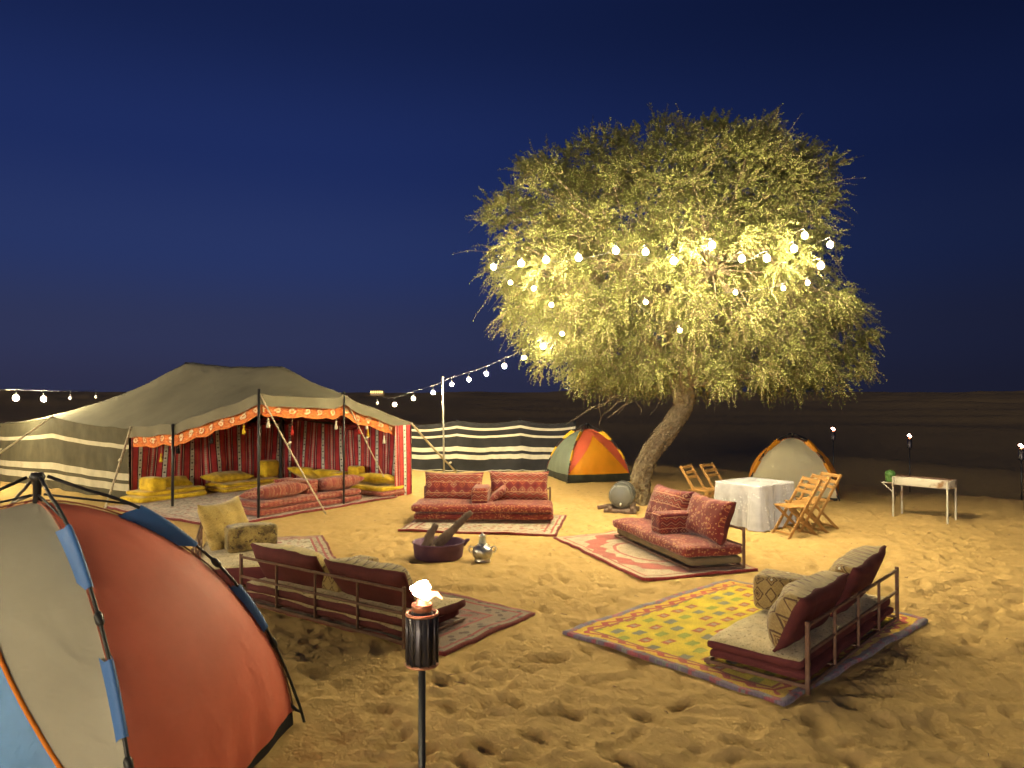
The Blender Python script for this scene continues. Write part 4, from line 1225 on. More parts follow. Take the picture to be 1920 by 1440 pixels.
# ------------------------------------------------------------------ the ghaf tree
TC = Vector((2.42, 14.2, 0))
PYS = np.array([188, 200, 225, 255, 300, 350, 400, 450, 500, 540, 600, 650, 700, 735, 765], float)
PL = np.array([1230, 1120, 1040, 1000, 990, 935, 920, 905, 890, 895, 945, 985, 1025, 1050, 1110], float)
PR = np.array([1330, 1430, 1500, 1555, 1570, 1600, 1590, 1600, 1580, 1612, 1622, 1618, 1592, 1562, 1500], float)
ZT = HC + (735 - PYS) / F * np.where(PYS < 735, TC.y * (0.985 - 0.085 * np.clip((500 - PYS) / 300, 0, 1)), TC.y)
XL = (PL - 960) / F * TC.y; XR = (PR - 960) / F * TC.y
_o = np.argsort(ZT)
ZT, XL, XR = ZT[_o], XL[_o], XR[_o]
def crown(z):
    l = np.interp(z, ZT, XL); r = np.interp(z, ZT, XR)
    return (l + r) / 2, (r - l) / 2, (r - l) / 2 * 0.80 * (1 - 0.38 * smooth(4.8, 7.6, np.asarray(z, float)))
def crown_rho(x, y, z):
    c, hw, hd = crown(z)
    return np.sqrt(((x - c) / hw) ** 2 + ((y - TC.y) / hd) ** 2)

def build_tree():
    root = thing('ghaf_tree', 'leaning desert tree with wide feathery crown hung with string lights', 'tree', (TC.x, TC.y, 0))
    O = np.array([TC.x, TC.y, 0.0])
    tr = np.random.default_rng(5)
    # trunk
    ctr = [(0.0, 0, -0.25), (0.02, 0, 0.0), (0.03, 0, 0.3), (0.08, -0.01, 0.65), (0.20, -0.02, 0.95), (0.42, -0.03, 1.25), (0.66, -0.02, 1.55), (0.84, 0.0, 1.85), (0.95, 0.03, 2.2), (1.0, 0.05, 2.7), (0.98, 0.05, 3.3)]
    rad = [0.26, 0.215, 0.18, 0.168, 0.17, 0.172, 0.168, 0.163, 0.155, 0.13, 0.10]
    P = []
    for k in np.linspace(0, len(ctr) - 1, 140):
        i = min(int(k), len(ctr) - 2); f = k - i
        P.append((Vector(ctr[i]).lerp(Vector(ctr[i + 1]), f), rad[i] * (1 - f) + rad[i + 1] * f))
    for _ in range(3):
        Q = [P[0]] + [((P[i - 1][0] + P[i][0] * 2 + P[i + 1][0]) / 4, P[i][1]) for i in range(1, len(P) - 1)] + [P[-1]]
        P = Q
    n = 56
    v, f = tube_data([p for p, r in P], [r for p, r in P], n)
    va = np.array([tuple(q) for q in v])
    cc = np.repeat(np.array([tuple(p) for p, r in P]), n, 0)
    d = va - cc
    ang = np.tile(np.arange(n) / n * 2 * math.pi, len(P)); zz = np.repeat(np.arange(len(P)) * 0.025, n)
    rough = 1 + 0.30 * (vnoise(np.cos(ang) * 3 + zz * 2.0, np.sin(ang) * 3 + zz * 3.1, 3) - 0.5) + 0.22 * (vnoise(np.cos(ang) * 9 + zz * 7, np.sin(ang) * 9 + zz * 9, 5) - 0.5) * 1.6 + 0.16 * (vnoise(ang * 9, zz * 26 + ang * 3, 15) - 0.5) + 0.10 * np.sin(ang * 5 + zz * 1.5) * vnoise(zz * 2, ang * 0, 6)
    va = cc + d * rough[:, None]
    mesh_obj('trunk', va, f, M_BARK, root)
    # shreds of bark on the lower trunk
    sv = []; sf = []
    for k in range(900):
        i = int(tr.integers(8, 92)); p, r = P[i]
        a_ = tr.uniform(0, 2 * math.pi); t = (P[i + 1][0] - P[i - 1][0]).normalized()
        s0 = t.cross(Vector((0, 1, 0))).normalized(); s1 = t.cross(s0)
        o_ = s0 * math.cos(a_) + s1 * math.sin(a_)
        b = p + o_ * r * 0.97; tip = b + (o_ * tr.uniform(0.3, 1.0) + t * tr.uniform(-0.8, 1.2) + Vector(tr.normal(0, 0.4, 3))).normalized() * tr.uniform(0.04, 0.11)
        w_ = t.cross(o_).normalized() * tr.uniform(0.008, 0.02)
        q = len(sv); sv += [b - w_, b + w_, tip + w_ * 0.3, tip - w_ * 0.3]; sf.append((q, q + 1, q + 2, q + 3))
    mesh_obj('loose_bark', sv, sf, M_BARK, root, smooth_=False)
    # cluster centres in the crown
    C = []
    while len(C) < 720:
        z = tr.uniform(2.3, float(ZT[-1]) - 0.25)
        c, hw, hd = crown(z)
        a_ = tr.uniform(0, 2 * math.pi); lobe = 0.80 + 0.42 * (vnoise3(np.array([math.cos(a_) * 2.4 + 5]), np.array([math.sin(a_) * 2.4 + 5]), np.array([z * 0.95]), 4)[0] - 0.15)
        rho = min(lobe, 1.04) * math.sqrt(tr.uniform(0.20, 1.0))
        x = c + hw * rho * math.cos(a_); y = TC.y + hd * rho * math.sin(a_)
        if vnoise3(np.array([x * 1.05]), np.array([y * 1.05]), np.array([z * 1.2]))[0] < 0.25: continue
        if any((x - q[0]) ** 2 + (y - q[1]) ** 2 + (z - q[2]) ** 2 < 0.055 for q in C): continue
        C.append((x, y, z))
    C = np.array(C)
    CS = tr.uniform(0.7, 1.35, len(C))
    # limbs
    heads = [(-2.6, -0.8, 3.9), (-1.5, -2.2, 4.3), (0.6, -2.6, 4.2), (2.8, -1.3, 4.0), (2.9, 1.0, 4.4), (0.2, 2.4, 4.6), (-1.8, 1.7, 4.5), (0.3, -0.4, 6.4), (-1.1, 0.2, 6.0), (1.7, 0.1, 6.2)]
    fork = Vector(P[-1][0]); limbpts = []
    for k, hh in enumerate(heads):
        c, hw, hd = crown(hh[2])
        end = Vector((float(c) - TC.x + hh[0] * 0.66, hh[1] * 0.60, hh[2]))
        st = Vector(P[int(100 + (k % 4) * 12)][0])
        pts = []
        for s in np.linspace(0, 1, 14):
            q = st.lerp(end, s) + Vector((0, 0, 0.45 * math.sin(math.pi * s))) + Vector((0.12 * math.sin(s * 7 + k), 0.12 * math.cos(s * 6 + k), 0))
            pts.append(q); limbpts.append(q)
        tube('limb', pts, [0.10 * (1 - s) + 0.022 for s in np.linspace(0, 1, 14)], M_BARK, root, 9)
    LP = np.array([tuple(q) for q in limbpts]) + O
    bv = []; bf = []
    for c in C:
        dist = np.linalg.norm(LP - c, axis=1) + np.clip(LP[:, 2] - c[2], 0, 9) * 0.25
        s = LP[np.argmin(dist)]
        mid = (s + c) / 2 + np.array([0, 0, 0.15]) + tr.normal(0, 0.08, 3)
        pts = [Vector(s - O), Vector(s * 0.5 + mid * 0.5 - O) + Vector((0, 0, 0.03)), Vector(mid - O), Vector(mid * 0.45 + c * 0.55 - O) + Vector((0, 0, 0.03)), Vector(c - O)]
        vv, ff = tube_data(pts, [0.022, 0.017, 0.012, 0.008, 0.004], 5, len(bv), False)
        bv += vv; bf += ff
    mesh_obj('branches', bv, bf, M_BARK, root)
    # bare twigs hanging under the crown left of the trunk
    for k in range(9):
        s = Vector((tr.uniform(-0.9, 0.4), tr.uniform(-1.2, 0.2), tr.uniform(1.95, 2.15)))
        e = s + Vector((tr.uniform(-0.7, 0.1), tr.uniform(-0.3, 0.2), tr.uniform(-0.5, -0.15)))
        tube('bare_twig', [s, s.lerp(e, 0.4) + Vector((0, 0, 0.04)), s.lerp(e, 0.75) + Vector((0.04, 0, 0.03)), e], [0.010, 0.008, 0.006, 0.003], M_TWIG, root, 5)
    # twigs
    NT = 24000
    ci = tr.integers(0, len(C), NT)
    rad_ = tr.normal(0, 1, (NT, 3)); rad_ /= np.linalg.norm(rad_, axis=1, keepdims=True)
    base = C[ci] + rad_ * tr.uniform(0.0, 0.20, (NT, 1))
    nf = 4200                                         # loose fill
    zf = tr.uniform(2.25, float(ZT[-1]) - 0.1, nf); cf, hwf, hdf = crown(zf); af = tr.uniform(0, 2 * math.pi, nf); rf = 0.92 * np.sqrt(tr.uniform(0.25, 1, nf))
    base[:nf] = np.stack([cf + hwf * rf * np.cos(af), TC.y + hdf * rf * np.sin(af), zf], -1)
    c, hw, hd = crown(base[:, 2])
    cz = 4.4
    outv = np.stack([(base[:, 0] - c) / hw, (base[:, 1] - TC.y) / hd, (base[:, 2] - cz) / 3.6], -1)
    hi = smooth(4.3, 6.2, base[:, 2])
    D = outv * 0.62 + rad_ * 0.75 + tr.normal(0, 0.22, (NT, 3)) + np.stack([0 * hi, 0 * hi, hi * 0.25 - (1 - hi) * 0.12], -1)
    D /= np.linalg.norm(D, axis=1, keepdims=True)
    Lt = tr.uniform(0.14, 0.34, NT)
    longs = (tr.random(NT) < 0.045) & (base[:, 2] > 3.0) & (np.hypot(outv[:, 0], outv[:, 1]) > 0.75)
    Lt = Lt * np.where(np.arange(NT) < nf, 1.0, CS[ci])
    Lt = np.where(longs, Lt * 1.9, Lt)
    droop = 0.05 + 0.28 * (1 - hi) + tr.uniform(0, 0.2, NT)
    def pos(t):
        t = np.asarray(t)[:, None] if np.ndim(t) else t
        return base + D * Lt[:, None] * t + np.array([0, 0, -1.0]) * (droop * Lt)[:, None] * (t * t)
    # stems as three sided prisms
    rings = []
    e1 = np.cross(D, [0.3, 0.2, 0.93]); e1 /= np.linalg.norm(e1, axis=1, keepdims=True); e2 = np.cross(D, e1)
    for t, r in ((0.0, 0.0050), (0.55, 0.0040), (1.0, 0.0015)):
        for k in range(3):
            a_ = 2 * math.pi * k / 3
            rings.append(pos(t) + (e1 * math.cos(a_) + e2 * math.sin(a_)) * r)
    SV = np.stack(rings, 1) - O                       # NT,9,3
    q = []
    for lv in range(2):
        for k in range(3): q.append((lv * 3 + k, lv * 3 + (k + 1) % 3, lv * 3 + 3 + (k + 1) % 3, lv * 3 + 3 + k))
    SF = (np.arange(NT)[:, None, None] * 9 + np.array(q)[None]).reshape(-1, 4)
    def raw(name, V_, F_, mat, uv=None):
        me = bpy.data.meshes.new(name)
        V_ = V_.reshape(-1, 3).astype(np.float32)
        me.vertices.add(len(V_)); me.vertices.foreach_set('co', V_.ravel())
        me.loops.add(F_.size); me.loops.foreach_set('vertex_index', F_.astype(np.int32).ravel())
        me.polygons.add(len(F_)); me.polygons.foreach_set('loop_start', np.arange(0, F_.size, 4, dtype=np.int32)); me.polygons.foreach_set('loop_total', np.full(len(F_), 4, dtype=np.int32))
        me.update(calc_edges=True)
        return finish(name, me, mat, root, uvs=uv, smooth_=False)
    raw('twigs', SV, SF, M_TWIG)
    K = 17
    LV = []; LU = []
    hue = tr.random(NT)
    dead = tr.random(NT)
    for k in range(K):
        t = np.clip((k + tr.uniform(0, 1, NT)) / K, 0.04, 1)
        p = pos(t)
        tg = D * Lt[:, None] + np.array([0, 0, -2.0]) * (droop * Lt * t)[:, None]; tg /= np.linalg.norm(tg, axis=1, keepdims=True)
        rv = tr.normal(0, 1, (NT, 3)); sd = np.cross(tg, rv); sd /= np.linalg.norm(sd, axis=1, keepdims=True)
        ld = sd * 0.85 + tg * 0.5 + np.array([0, 0, -0.08]); ld /= np.linalg.norm(ld, axis=1, keepdims=True)
        wd = np.cross(ld, tr.normal(0, 1, (NT, 3))); wd /= np.linalg.norm(wd, axis=1, keepdims=True)
        ln = (tr.uniform(0.042, 0.085, NT) * (1 - 0.55 * t))[:, None]; wi = tr.uniform(0.0085, 0.0135, NT)[:, None]
        LV.append(np.stack([p, p + ld * ln * 0.45 + wd * wi, p + ld * ln, p + ld * ln * 0.45 - wd * wi], 1))
        u_ = np.clip(hue * 0.7 + tr.uniform(0, 0.3, NT), 0, 1)
        LU.append(np.repeat(np.stack([u_, dead], -1)[:, None], 4, 1))
    LV = np.concatenate(LV) - O; LU = np.concatenate(LU)
    LF = np.arange(len(LV) * 4).reshape(-1, 4)
    raw('crown', LV, LF, M_LEAF, uv=LU.reshape(-1, 2))
    return root
build_tree()

# ------------------------------------------------------------------ string lights
def bulb_mesh(r, mat, name):
    prof = [(r * 0.40, -0.018), (r * 0.84, -0.032), (r, -0.060), (r * 0.72, -0.091), (0.004, -0.104)]
    n = 8; vs = []; fs = []
    for (q, z) in prof:
        for k in range(n): vs.append((q * math.cos(2 * math.pi * k / n), q * math.sin(2 * math.pi * k / n), z))
    fs = grid_faces(n, len(prof), 0, True, True)
    me = bpy.data.meshes.new(name); me.from_pydata(vs, [], fs); me.materials.append(mat)
    me.polygons.foreach_set('use_smooth', np.ones(len(me.polygons), dtype=bool)); me.update()
    return me
BR = 0.044
ME_BULB = bulb_mesh(BR, M_BULB, 'bulb'); ME_OFF = bulb_mesh(BR * 0.9, M_BULBOFF, 'bulb')
_sv, _sf = tube_data([(0, 0, 0.0), (0, 0, 0.02), (0, 0, 0.045), (0, 0, 0.06)], [0.013, 0.014, 0.012, 0.005], 8)
ME_SOCK = bpy.data.meshes.new('socket'); ME_SOCK.from_pydata([tuple(q) for q in _sv], [], _sf); ME_SOCK.materials.append(M_SOCKET); ME_SOCK.update()
def string_lights(label, pts, off=(), drop=0.19, back={}, small=(), big=()):
    root = thing('string_lights', label, 'string lights', (0, 0, 0))
    path = []
    for i, p in enumerate(pts):
        p = Vector(p)
        me = ME_OFF if i in off else ME_BULB
        b = bpy.data.objects.new('bulb', me); COL.objects.link(b); b.parent = root; b.location = p + Vector((0, 0, 0.075))
        s = bpy.data.objects.new('socket', ME_SOCK); COL.objects.link(s); s.parent = b; s.location = (0, 0, 0)
        hang_ = Vector((0, back.get(i, 0.0), drop - (0.04 if i in back else 0.0)))
        top = p + hang_
        if i in big: b.scale = (1.3, 1.3, 1.3)
        if i in small: b.scale = (0.62, 0.62, 0.62)
        e_ = hang_ - Vector((0, 0, 0.075))
        tube('lead', [(0, 0, 0.05), (e_.x * 0.3, e_.y * 0.3, e_.z * 0.6 + 0.02), tuple(e_)], 0.0035, M_CABLE, b, 5)
        if path:
            q = path[-1]
            for f in (0.25, 0.5, 0.75):
                m = q.lerp(top, f) - Vector((0, 0, 0.02 * (q - top).length * math.sin(math.pi * f)))
                path.append(m)
        path.append(top)
    tube('cable', path, 0.0042, M_CABLE, root, 5)
    return root
def on_crown(px, py, push=0.16):
    for d in np.arange(8.0, 15.0, 0.05):
        p = at(px, py, d)
        if crown_rho(p.x, p.y, p.z) < 1.0:
            return at(px, py, d - push)
    return at(px, py, TC.y)
seq = []
for px, py in ((707, 757), (740, 760), (775, 748), (812, 737), (847, 722), (879, 713), (912, 702), (946, 688), (982, 672), (1018, 651)):
    d = np.interp(px, [700, 830, 946, 1018], [18.9, 17.9, 15.6, 13.9])
    seq.append(at(px, py, d))
for px, py in ((1054, 630), (1034, 576), (1001, 545), (957, 534), (925, 502), (977, 495), (1024, 489), (1085, 485), (1155, 471), (1211, 474), (1264, 491), (1336, 461), (1392, 487), (1439, 486), (1490, 468), (1510, 443), (1558, 460), (1540, 500), (1515, 535), (1470, 545), (1380, 553), (1275, 624), (1211, 571)):
    dim = (px, py) in ((1054, 630), (1034, 576), (1470, 545), (1380, 553), (1275, 624), (1001, 545))
    seq.append(on_crown(px, py, (0.42 if dim else 0.55) + (0.45 if px > 1430 else 0.0)))
string_lights('string of warm bulbs running from the metal pole and looped round the tree crown', seq, off=(0,), small=(10, 11, 12, 13, 28, 29, 30, 31, 32), back={i: 0.9 for i in range(10, 40)})
# string behind the long tent; unseen run left and behind viewer is added fill
seq = [at(180, 745, 18.6), at(132, 747, 17.6), at(82, 748, 17.0), at(30, 746, 16.7)]
pl = [seq[-1], Vector((-13.2, 14.6, 2.25)), Vector((-9.3, 7.6, 2.45)), Vector((-6.6, 1.8, 2.55)), Vector((-0.5, -3.2, 2.7))]
for a_, b_ in zip(pl, pl[1:]):
    n = max(2, int((b_ - a_).length / (1.15 if a_.x < -7 else 1.4)))
    for k in range(1, n + 1):
        f = k / n
        seq.append(a_.lerp(b_, f) - Vector((0, 0, 0.35 * math.sin(math.pi * f) * (1 if n > 4 else 0.3))))
string_lights('string of warm bulbs passing behind the ridge of the olive tent at left, continued out of view as added fill', seq, off=(0, 1), big=(2, 3))
for k, (x, y) in enumerate(((-13.25, 14.6), (-9.35, 7.6), (-6.65, 1.8), (-0.5, -3.25))):  # out-of-view poles added to carry the fill bulbs
    tag(tube('light_pole', [(x, y, -0.05), (x, y, 1.2), (x, y, 2.9)], 0.022, M_POLE, None, 10), 'unseen metal pole added to carry the fill bulbs ' + ['beyond the long tent', 'left of the red tent', 'behind the red tent', 'at the back of the viewer', 'right of the viewer'][k], 'pole')
p = gp(833, 901)
tp = at(830, 706, p.y)
tag(tube('light_pole', [(p.x, p.y, -0.05), (p.x * 0.5 + tp.x * 0.5, p.y, 1.2), (tp.x, tp.y, tp.z - 0.06), (tp.x, tp.y, tp.z)], [0.022, 0.022, 0.022, 0.026], M_POLE, None, 10), 'thin pale metal pole holding the light string behind the red sofa', 'pole')

# ------------------------------------------------------------------ torches
def torch(label, loc, h, s=1.0, detail=True, lean=0.0):
    root = thing('torch', label, 'torch', loc)
    r = 0.052 * s
    zc = h - 0.185 * s
    tube('pole', [(0, 0, -0.1), (0, 0, zc * 0.5), (0, 0, zc)], 0.0125 * s, M_BLACK, root, 10)
    can = lathe('canister', [(0.014, zc - 0.004), (r * 0.80, zc), (r * 0.84, zc + 0.012), (r * 0.84, h - 0.02 * s), (r * 0.66, h - 0.012 * s), (r * 0.6, h)], M_CANISTER, root, 24)
    if detail:
        for k in range(12):
            a_ = 2 * math.pi * k / 12
            tube('stave', [(r * math.cos(a_), r * math.sin(a_), zc), (r * math.cos(a_), r * math.sin(a_), (zc + h) / 2), (r * math.cos(a_), r * math.sin(a_), h - 0.018)], 0.0042, M_CANISTER, can, 6)
        for z in (zc + 0.002, h - 0.016):
            pts = [(r * math.cos(a_), r * math.sin(a_), z) for a_ in np.linspace(0, 2 * math.pi, 33)]
            tube('rim', pts, 0.0055, M_RIM, can, 6)
    lathe('burner', [(r * 0.62, h - 0.012), (r * 0.70, h + 0.012), (r * 0.66, h + 0.018), (r * 0.40, h + 0.018), (r * 0.34, h + 0.030), (0.006, h + 0.032)], M_RIM, root, 20)
    def flame(name, mat, sc, z0, hh, seed):
        n = 14
        vs = []; uv = []
        for j, f in enumerate(np.linspace(0, 1, 12)):
            q = sc * (math.sin(math.pi * min(1, f * 0.92 + 0.06)) ** 0.8) * (0.45 + 1.1 * f - 0.55 * f * f)
            ox = lean * f * f + 0.012 * math.sin(f * 5 + seed); oy = 0.008 * math.cos(f * 6 + seed)
            for k in range(n):
                a_ = 2 * math.pi * k / n
                w_ = 1 + (0.26 * math.sin(a_ * 3 + f * 7 + seed) + 0.18 * math.sin(a_ * 5 - f * 11)) * (0.3 + f)
                vs.append((q * w_ * math.cos(a_) + ox, q * w_ * math.sin(a_) * 0.8 + oy, z0 + hh * f)); uv.append((k / n, f))
        fs = grid_faces(n, 12, 0, False, True) + [tuple(reversed(range(n))), tuple(11 * n + k for k in range(n))]
        return mesh_obj(name, vs, fs, mat, root, uvs=uv)
    flame('flame', M_FLAME, 0.034 * s, h + 0.024 * s, 0.070 * s, 1.0)
    if detail:
        tube('flame_tongue', [(0.012, 0, h + 0.03), (0.03, -0.004, h + 0.05), (0.05, -0.006, h + 0.052), (0.068, -0.004, h + 0.034)], [0.010, 0.012, 0.008, 0.002], M_FLAME2, root, 8)
    return root
t0 = at(792, 1140, 2.5)
torch('lit metal torch on a dark pole in the near foreground', (t0.x, t0.y, 0), t0.z, 1.0, True, 0.012)
for lab, px, py, d in (('small lit torch behind the beige dome tent', 1562, 806, 20.2), ('small lit torch standing behind the white grill', 1705, 819, 18.6), ('small lit torch at the right edge of the camp', 1914, 838, 15.8)):
    q = at(px, py, d)
    b = gz(q.x, q.y)
    torch(lab, (q.x, q.y, b), q.z - b - 0.05, 1.25, False)

# ------------------------------------------------------------------ fire pit, logs and silver pot
root = thing('fire_pit', 'round dark metal fire pit holding dry logs', 'fire pit', (-0.95, 9.62, 0))
lathe('bowl', [(0.20, -0.02), (0.28, 0.0), (0.31, 0.03), (0.33, 0.20), (0.345, 0.215), (0.335, 0.222), (0.315, 0.205), (0.29, 0.07), (0.2, 0.05), (0.01, 0.05)], M_PIT, root, 36)
lathe('ash_bed', [(0.285, 0.06), (0.22, 0.095), (0.1, 0.12), (0.01, 0.125)], M_ASH, root, 24)
v, f = tube_data([(0.32, 0.02, 0.17), (0.37, 0.0, 0.235), (0.40, -0.01, 0.245)], [0.03, 0.026, 0.012], 8)
mesh_obj('lip', v, f, M_PIT, root)
def log(label, a_, b_, r0, r1, seed):
    a_ = Vector(a_); b_ = Vector(b_); n = 16; m = 14
    sx_ = (b_ - a_).cross(Vector((0, 0, 1))).normalized()
    pts = [a_.lerp(b_, s) + sx_ * 0.025 * math.sin(s * 4 + seed) for s in np.linspace(0, 1, m)]
    rad = [r0 + (r1 - r0) * s for s in np.linspace(0, 1, m)]
    v, f = tube_data(pts, rad, n)
    va = np.array([tuple(q) for q in v]); cc = np.repeat(np.array([tuple(q) for q in pts]), n, 0)
    ang = np.tile(np.arange(n), m) * 2 * math.pi / n; s_ = np.repeat(np.linspace(0, 1, m), n)
    va = cc + (va - cc) * (1 + 0.6 * (vnoise(np.cos(ang) * 2 + s_ * 4, np.sin(ang) * 2 + s_ * 6, seed) - 0.5))[:, None]
    return tag(mesh_obj('log', va, f, M_LOG), label, 'log')
log('long dry log leaning out of the fire pit toward the red sofa', (-1.02, 9.52, 0.13), (-0.52, 9.62, 0.60), 0.072, 0.032, 1)
log('short forked log standing up at the left of the fire pit', (-1.12, 9.56, 0.12), (-0.98, 9.66, 0.43), 0.078, 0.036, 2)
log('stubby log in the middle of the fire pit', (-1.0, 9.45, 0.13), (-0.80, 9.66, 0.34), 0.066, 0.045, 3)
root = thing('samovar', 'silver pot with glassy neck and two handles on the sand beside the fire pit', 'samovar', (-0.375, 9.42, 0))
lathe('body', [(0.07, 0.0), (0.10, 0.005), (0.105, 0.025), (0.085, 0.04), (0.115, 0.065), (0.128, 0.10), (0.128, 0.15), (0.112, 0.185), (0.075, 0.205), (0.06, 0.215), (0.065, 0.225), (0.02, 0.23)], M_SILVER, root, 28)
lathe('neck', [(0.045, 0.225), (0.05, 0.25), (0.036, 0.29), (0.038, 0.315), (0.04, 0.32)], M_GLASS, root, 18)
lathe('lid', [(0.044, 0.318), (0.046, 0.33), (0.03, 0.345), (0.012, 0.35), (0.014, 0.365), (0.004, 0.372)], M_SILVER, root, 18)
for s in (-1, 1):
    tube('handle', [(s * 0.11, 0, 0.18), (s * 0.155, 0, 0.195), (s * 0.175, 0, 0.165), (s * 0.16, 0, 0.13), (s * 0.122, 0, 0.115)], 0.008, M_SILVER, root, 8)

# ------------------------------------------------------------------ water drum by the tree
root = thing('water_drum', 'grey drum lying on its side on wooden blocks against the tree trunk', 'drum', (1.97, 13.25, 0), R(-14))
lathe('barrel', [(0.02, -0.30), (0.155, -0.295), (0.185, -0.28), (0.20, -0.25), (0.205, -0.1), (0.21, 0.0), (0.205, 0.1), (0.20, 0.25), (0.18, 0.29), (0.02, 0.30)], M_DRUM, root, 30, 'Y', (0, 0, 0.325))
for y in (-0.2, 0.2):
    pts = [(0.212 * math.cos(a_), y, 0.325 + 0.212 * math.sin(a_)) for a_ in np.linspace(0, 2 * math.pi, 33)]
    tube('hoop', pts, 0.010, M_DRUM, root, 6)
tube('tap', [(0.0, -0.29, 0.20), (0.0, -0.34, 0.20), (0.0, -0.36, 0.17)], [0.018, 0.018, 0.012], M_SILVER, root, 8)
root = thing('drum_stand', 'low stand of rough wooden billets under the grey drum', 'stand', (1.97, 13.25, 0), R(-14))
for (a_, b_, r) in (((-0.30, -0.22, 0.05), (0.26, -0.24, 0.06), 0.05), ((-0.28, 0.2, 0.05), (0.28, 0.2, 0.05), 0.05), ((-0.20, -0.32, 0.105), (-0.17, 0.3, 0.13), 0.04), ((0.19, -0.30, 0.115), (0.18, 0.3, 0.13), 0.04), ((-0.42, -0.2, 0.10), (-0.2, -0.16, 0.14), 0.035)):
    tube('billet', [Vector(a_).lerp(Vector(b_), s) for s in np.linspace(0, 1, 5)], [r * q for q in (0.9, 1.05, 1, 1.05, 0.92)], M_LOG, root, 10)

# ------------------------------------------------------------------ table with cloth, folding chairs
TBL = Matrix.Translation((3.93, 12.02, 0)) @ Matrix.Rotation(R(37.6), 4, 'Z')
root = thing('table', 'square table hidden under the draped white cloth', 'table', (3.93, 12.02, 0), R(37.6))
hx, hy, ht = 0.48, 0.41, 0.70
rbox('table_top', hx * 2, hy * 2, 0.03, 0.012, M_WOOD, root, seg=(4, 4, 2)).location = (0, 0, ht - 0.034)
for sx_ in (-1, 1):
    for sy_ in (-1, 1):
        bar('leg', (sx_ * (hx - 0.06), sy_ * (hy - 0.06), 0), (sx_ * (hx - 0.06), sy_ * (hy - 0.06), ht - 0.034), 0.04, 0.04, M_WOOD, root)
def tablecloth():
    n = 200; rows = 22
    v = []; u = []
    # perimeter of a rounded rectangle
    per = []
    rc = 0.035
    Lx, Ly = hx - rc, hy - rc
    segs = 2 * (2 * Lx + 2 * Ly) + 2 * math.pi * rc
    tot = 4 * Lx + 4 * Ly + 2 * math.pi * rc
    for i in range(n):
        s = tot * i / n
        for (kind, ln, ox, oy, dx, dy) in (('l', 2 * Lx, -Lx, -hy, 1, 0), ('c', math.pi / 2 * rc, Lx, -Ly, -90, 0), ('l', 2 * Ly, hx, -Ly, 0, 1), ('c', math.pi / 2 * rc, Lx, Ly, 0, 0), ('l', 2 * Lx, Lx, hy, -1, 0), ('c', math.pi / 2 * rc, -Lx, Ly, 90, 0), ('l', 2 * Ly, -hx, Ly, 0, -1), ('c', math.pi / 2 * rc, -Lx, -Ly, 180, 0)):
            if s <= ln + 1e-9:
                if kind == 'l':
                    p = Vector((ox + dx * s, oy + dy * s, 0)); nn = Vector((dy, -dx, 0)); corner = 0
                else:
                    a_ = R(dx) + s / rc; nn = Vector((math.cos(a_), math.sin(a_), 0)); p = Vector((ox, oy, 0)) + nn * rc; corner = 1
                break
            s -= ln
        per.append((p, nn, tot * i / n))
    for r in range(rows):
        f = r / (rows - 1)
        for (p, nn, s) in per:
            cd = min(math.hypot(abs(p.x) - hx, abs(p.y) - hy), 0.3)
            fold = (0.026 * math.sin(s * 27 + 1.3 * math.sin(s * 5)) + 0.026 * math.sin(s * 11 + 1) + 0.012 * math.sin(s * 47 + 2 * math.sin(s * 8))) * (f ** 0.8) + 0.055 * f * max(0, 1 - cd / 0.16)
            o_ = p + nn * (0.008 + 0.05 * f + fold)
            z = ht + 0.006 - f * (ht - 0.035 + 0.02 * math.sin(s * 6))
            if r == 0: z = ht + 0.004
            v.append((o_.x, o_.y, z)); u.append((s, f * 0.7))
    fs = grid_faces(n, rows, 0, True, True)
    off = len(v); m = 10
    for r in range(1, m + 1):
        k = 1 - r / m
        for (p, nn, s) in per:
            v.append((p.x * k * 1.0, p.y * k, ht + 0.006 + 0.002 * math.sin(p.x * 20 + p.y * 13))); u.append((p.x * k + 3, p.y * k + 3))
    fs += [(i, (i + 1) % n, off + (i + 1) % n, off + i) for i in range(n)]
    fs += grid_faces(n, m, off, False, True)
    o = mesh_obj('tablecloth', v, fs, M_LACE, None, uvs=u)
    o.matrix_world = TBL
    tag(o, 'shiny white lace cloth draped over the square table', 'tablecloth')
tablecloth()

def chair(label, loc, rz):
    root = thing('folding_chair', label, 'chair', loc, rz, 'wooden folding chairs round the draped table')
    if 'proto' in CH:
        for ch in CH['proto'].children:
            c_ = ch.copy(); COL.objects.link(c_); c_.parent = root
        return root
    CH['proto'] = root
    for sx_ in (-1, 1):
        bar('long_leg', (sx_ * 0.215, -0.30, 0.86), (sx_ * 0.215, 0.24, 0.0), 0.022, 0.042, M_WOOD, root, up=(0, 1, 0))
        bar('short_leg', (sx_ * 0.185, 0.20, 0.44), (sx_ * 0.185, -0.27, 0.0), 0.022, 0.040, M_WOOD, root, up=(0, 1, 0))
    for k in range(6):
        y = -0.14 + 0.068 * k
        bar('seat_slat', (-0.205, y, 0.455 - 0.0 * k), (0.205, y, 0.455), 0.056, 0.016, M_WOOD, root)
    for z in (0.835, 0.745, 0.665):
        t = (0.86 - z) / 0.86
        y = -0.30 + 0.54 * t
        bar('back_slat', (-0.205, y + 0.012, z), (0.205, y + 0.012, z), 0.014, 0.05, M_WOOD, root)
    bar('stretcher', (-0.205, 0.20, 0.065), (0.205, 0.20, 0.065), 0.02, 0.028, M_WOOD, root)
    bar('stretcher', (-0.175, -0.235, 0.035), (0.175, -0.235, 0.035), 0.02, 0.028, M_WOOD, root)
    return root
CH = {}
chair('nearest of the wooden folding chairs at the right of the draped table', (4.22, 11.08, 0), facing(-0.96, -0.20))
